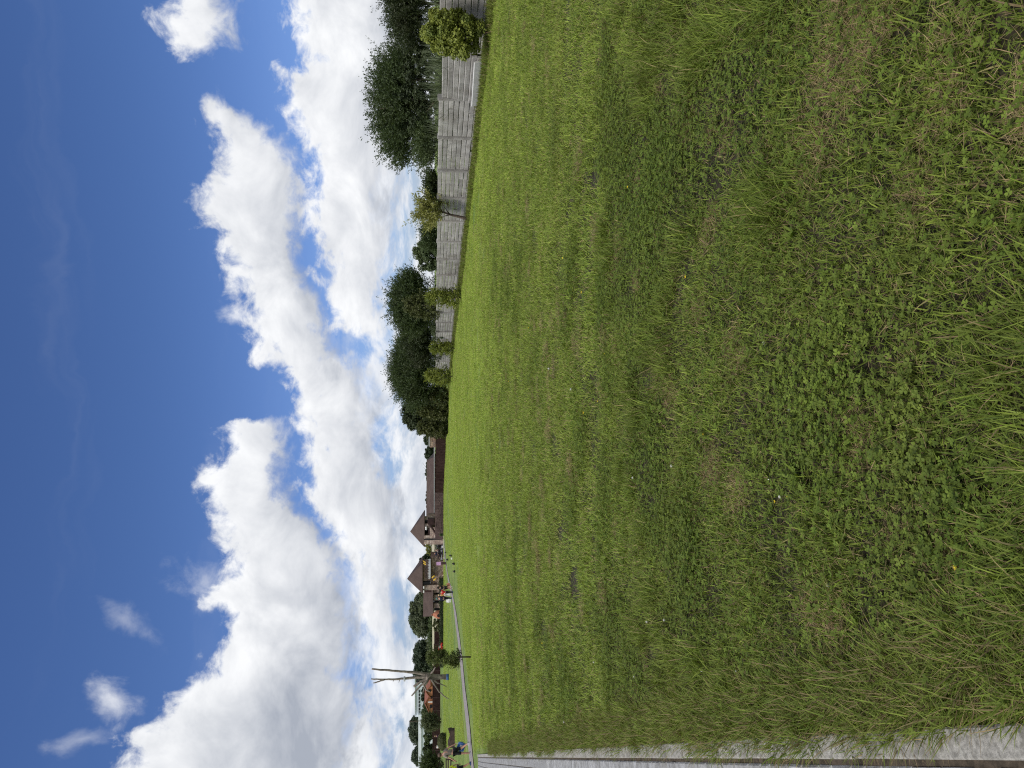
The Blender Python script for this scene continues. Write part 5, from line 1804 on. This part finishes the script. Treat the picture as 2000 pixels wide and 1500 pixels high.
# riders in the gateway and visitors by the clipped bush
p = at(866, 1081, 118.5)
person('person in dark jacket standing by the black motorcycle in the gateway', (p.x, 118.5, gz(p.x, 118.5) + .03), R(30), 1.7, top='navy', bottom='blackcloth', shoe='shoe_blue', sleeve='long')
p = at(866, 1075.5, 121.8)
person('person in grey top sitting bent over between the motorcycles in the gateway', (p.x, 121.8, gz(p.x, 121.8) + .03), R(-30), 1.5, top='taupe', bottom='navy', shoe='shoe_blue', lean=.3)
g = ground(868, 1458); 
person('dark-haired person in white shirt behind the clipped bush', g, R(10), (868 - 849.5) * g.y / FOC, hair='hair_dark', top='whitecloth', bottom='purple', shoe='shoe_blue')
g = ground(867, 1437)
person('fair-haired person in dark purple clothes behind the clipped bush', g, R(-20), (867 - 849) * g.y / FOC, hair='hair_fair', top='purple', bottom='purple', shoe='shoe_blue', sleeve='long')

# ------------------------------------------------------------------ small flowers in the lawn
M['petal_yellow'] = mat_plain('yellow_petal', (.72, .55, .02), .6)
M['petal_white'] = mat_plain('white_petal', (.62, .62, .56), .7)
M['stalk'] = mat_plain('flower_stalk', (.08, .12, .03), .7)
YEL = [(1285, 1391), (1384, 848), (1352, 541), (1236, 365), (1152, 806), (1068, 1256), (1148, 571), (1176, 784), (1110, 504), (1190, 690), (1040, 640), (1000, 745), (1552, 971), (1527, 979), (1886, 1108)]
WHI = [(1514, 936), (1535, 970), (1308, 1211), (1273, 1214), (1380, 1310), (1448, 1311), (1248, 1322), (1554, 800), (1503, 670), (1322, 910), (1245, 933), (1111, 1410), (1631, 1143), (1080, 720), (1125, 760), (1167, 1293)]
ym = MB()
for q in range(6):
    a = q * 1.047
    ym.add([(0, 0, .060), (.010 * math.cos(a - .45), .010 * math.sin(a - .45), .064), (.017 * math.cos(a), .017 * math.sin(a), .068), (.010 * math.cos(a + .45), .010 * math.sin(a + .45), .064)], [(0, 1, 2, 3)])
ym.lathe([(.004, .058), (.005, .064), (.002, .067)], (0, 0, 0), 6)
ym = ym.mesh('petals'); ym.materials.append(M['petal_yellow'])
wm_ = MB()
for q in range(26):
    a = q * 2.4; t = q / 26
    z = .046 + .018 * t; r = .010 * math.sin(.5 + 2.3 * t)
    c = Vector((r * math.cos(a), r * math.sin(a), z)); o_ = Vector((math.cos(a), math.sin(a), .5)).normalized() * .007; s_ = Vector((-math.sin(a), math.cos(a), 0)) * .0025
    wm_.add([c - s_, c + s_, c + o_ + s_ * .5, c + o_ - s_ * .5], [(0, 1, 2, 3)])
wm_.lathe([(.004, .044), (.008, .052), (.007, .060), (.002, .064)], (0, 0, 0), 7)
wm_ = wm_.mesh('florets'); wm_.materials.append(M['petal_white'])
sm_ = MB().tube([(0, 0, -.01), (.002, 0, .03), (0, 0, .058)], .0014, 4).mesh('stalk'); sm_.materials.append(M['stalk'])
for lst, name, mesh, pn, lab, grp_ in ((YEL, 'yellow_flower', ym, 'petals', 'small yellow flower open among the lawn grass', 'yellow flowers in the lawn'), (WHI, 'clover_flower', wm_, 'florets', 'small white clover flower head among the lawn grass', 'white clover flowers in the lawn')):
    for (x_, y_) in lst:
        g = ground(x_, y_)
        t_ = thing(name, lab, 'flower', g, grp_, random.uniform(0, 6))
        sc_ = .5 if g.y < 4 else (.65 if g.y < 7 else 1.0)
        t_.scale = (sc_, sc_, sc_)
        obj(pn, mesh, None, t_); obj('stalk', sm_, None, t_)

scene.cycles.max_bounces = 5
scene.cycles.diffuse_bounces = 2
scene.cycles.glossy_bounces = 2
scene.cycles.transmission_bounces = 3
scene.cycles.use_denoising = False
scene.cycles.filter_width = 1.15
scene.cycles.sample_clamp_indirect = 6.0
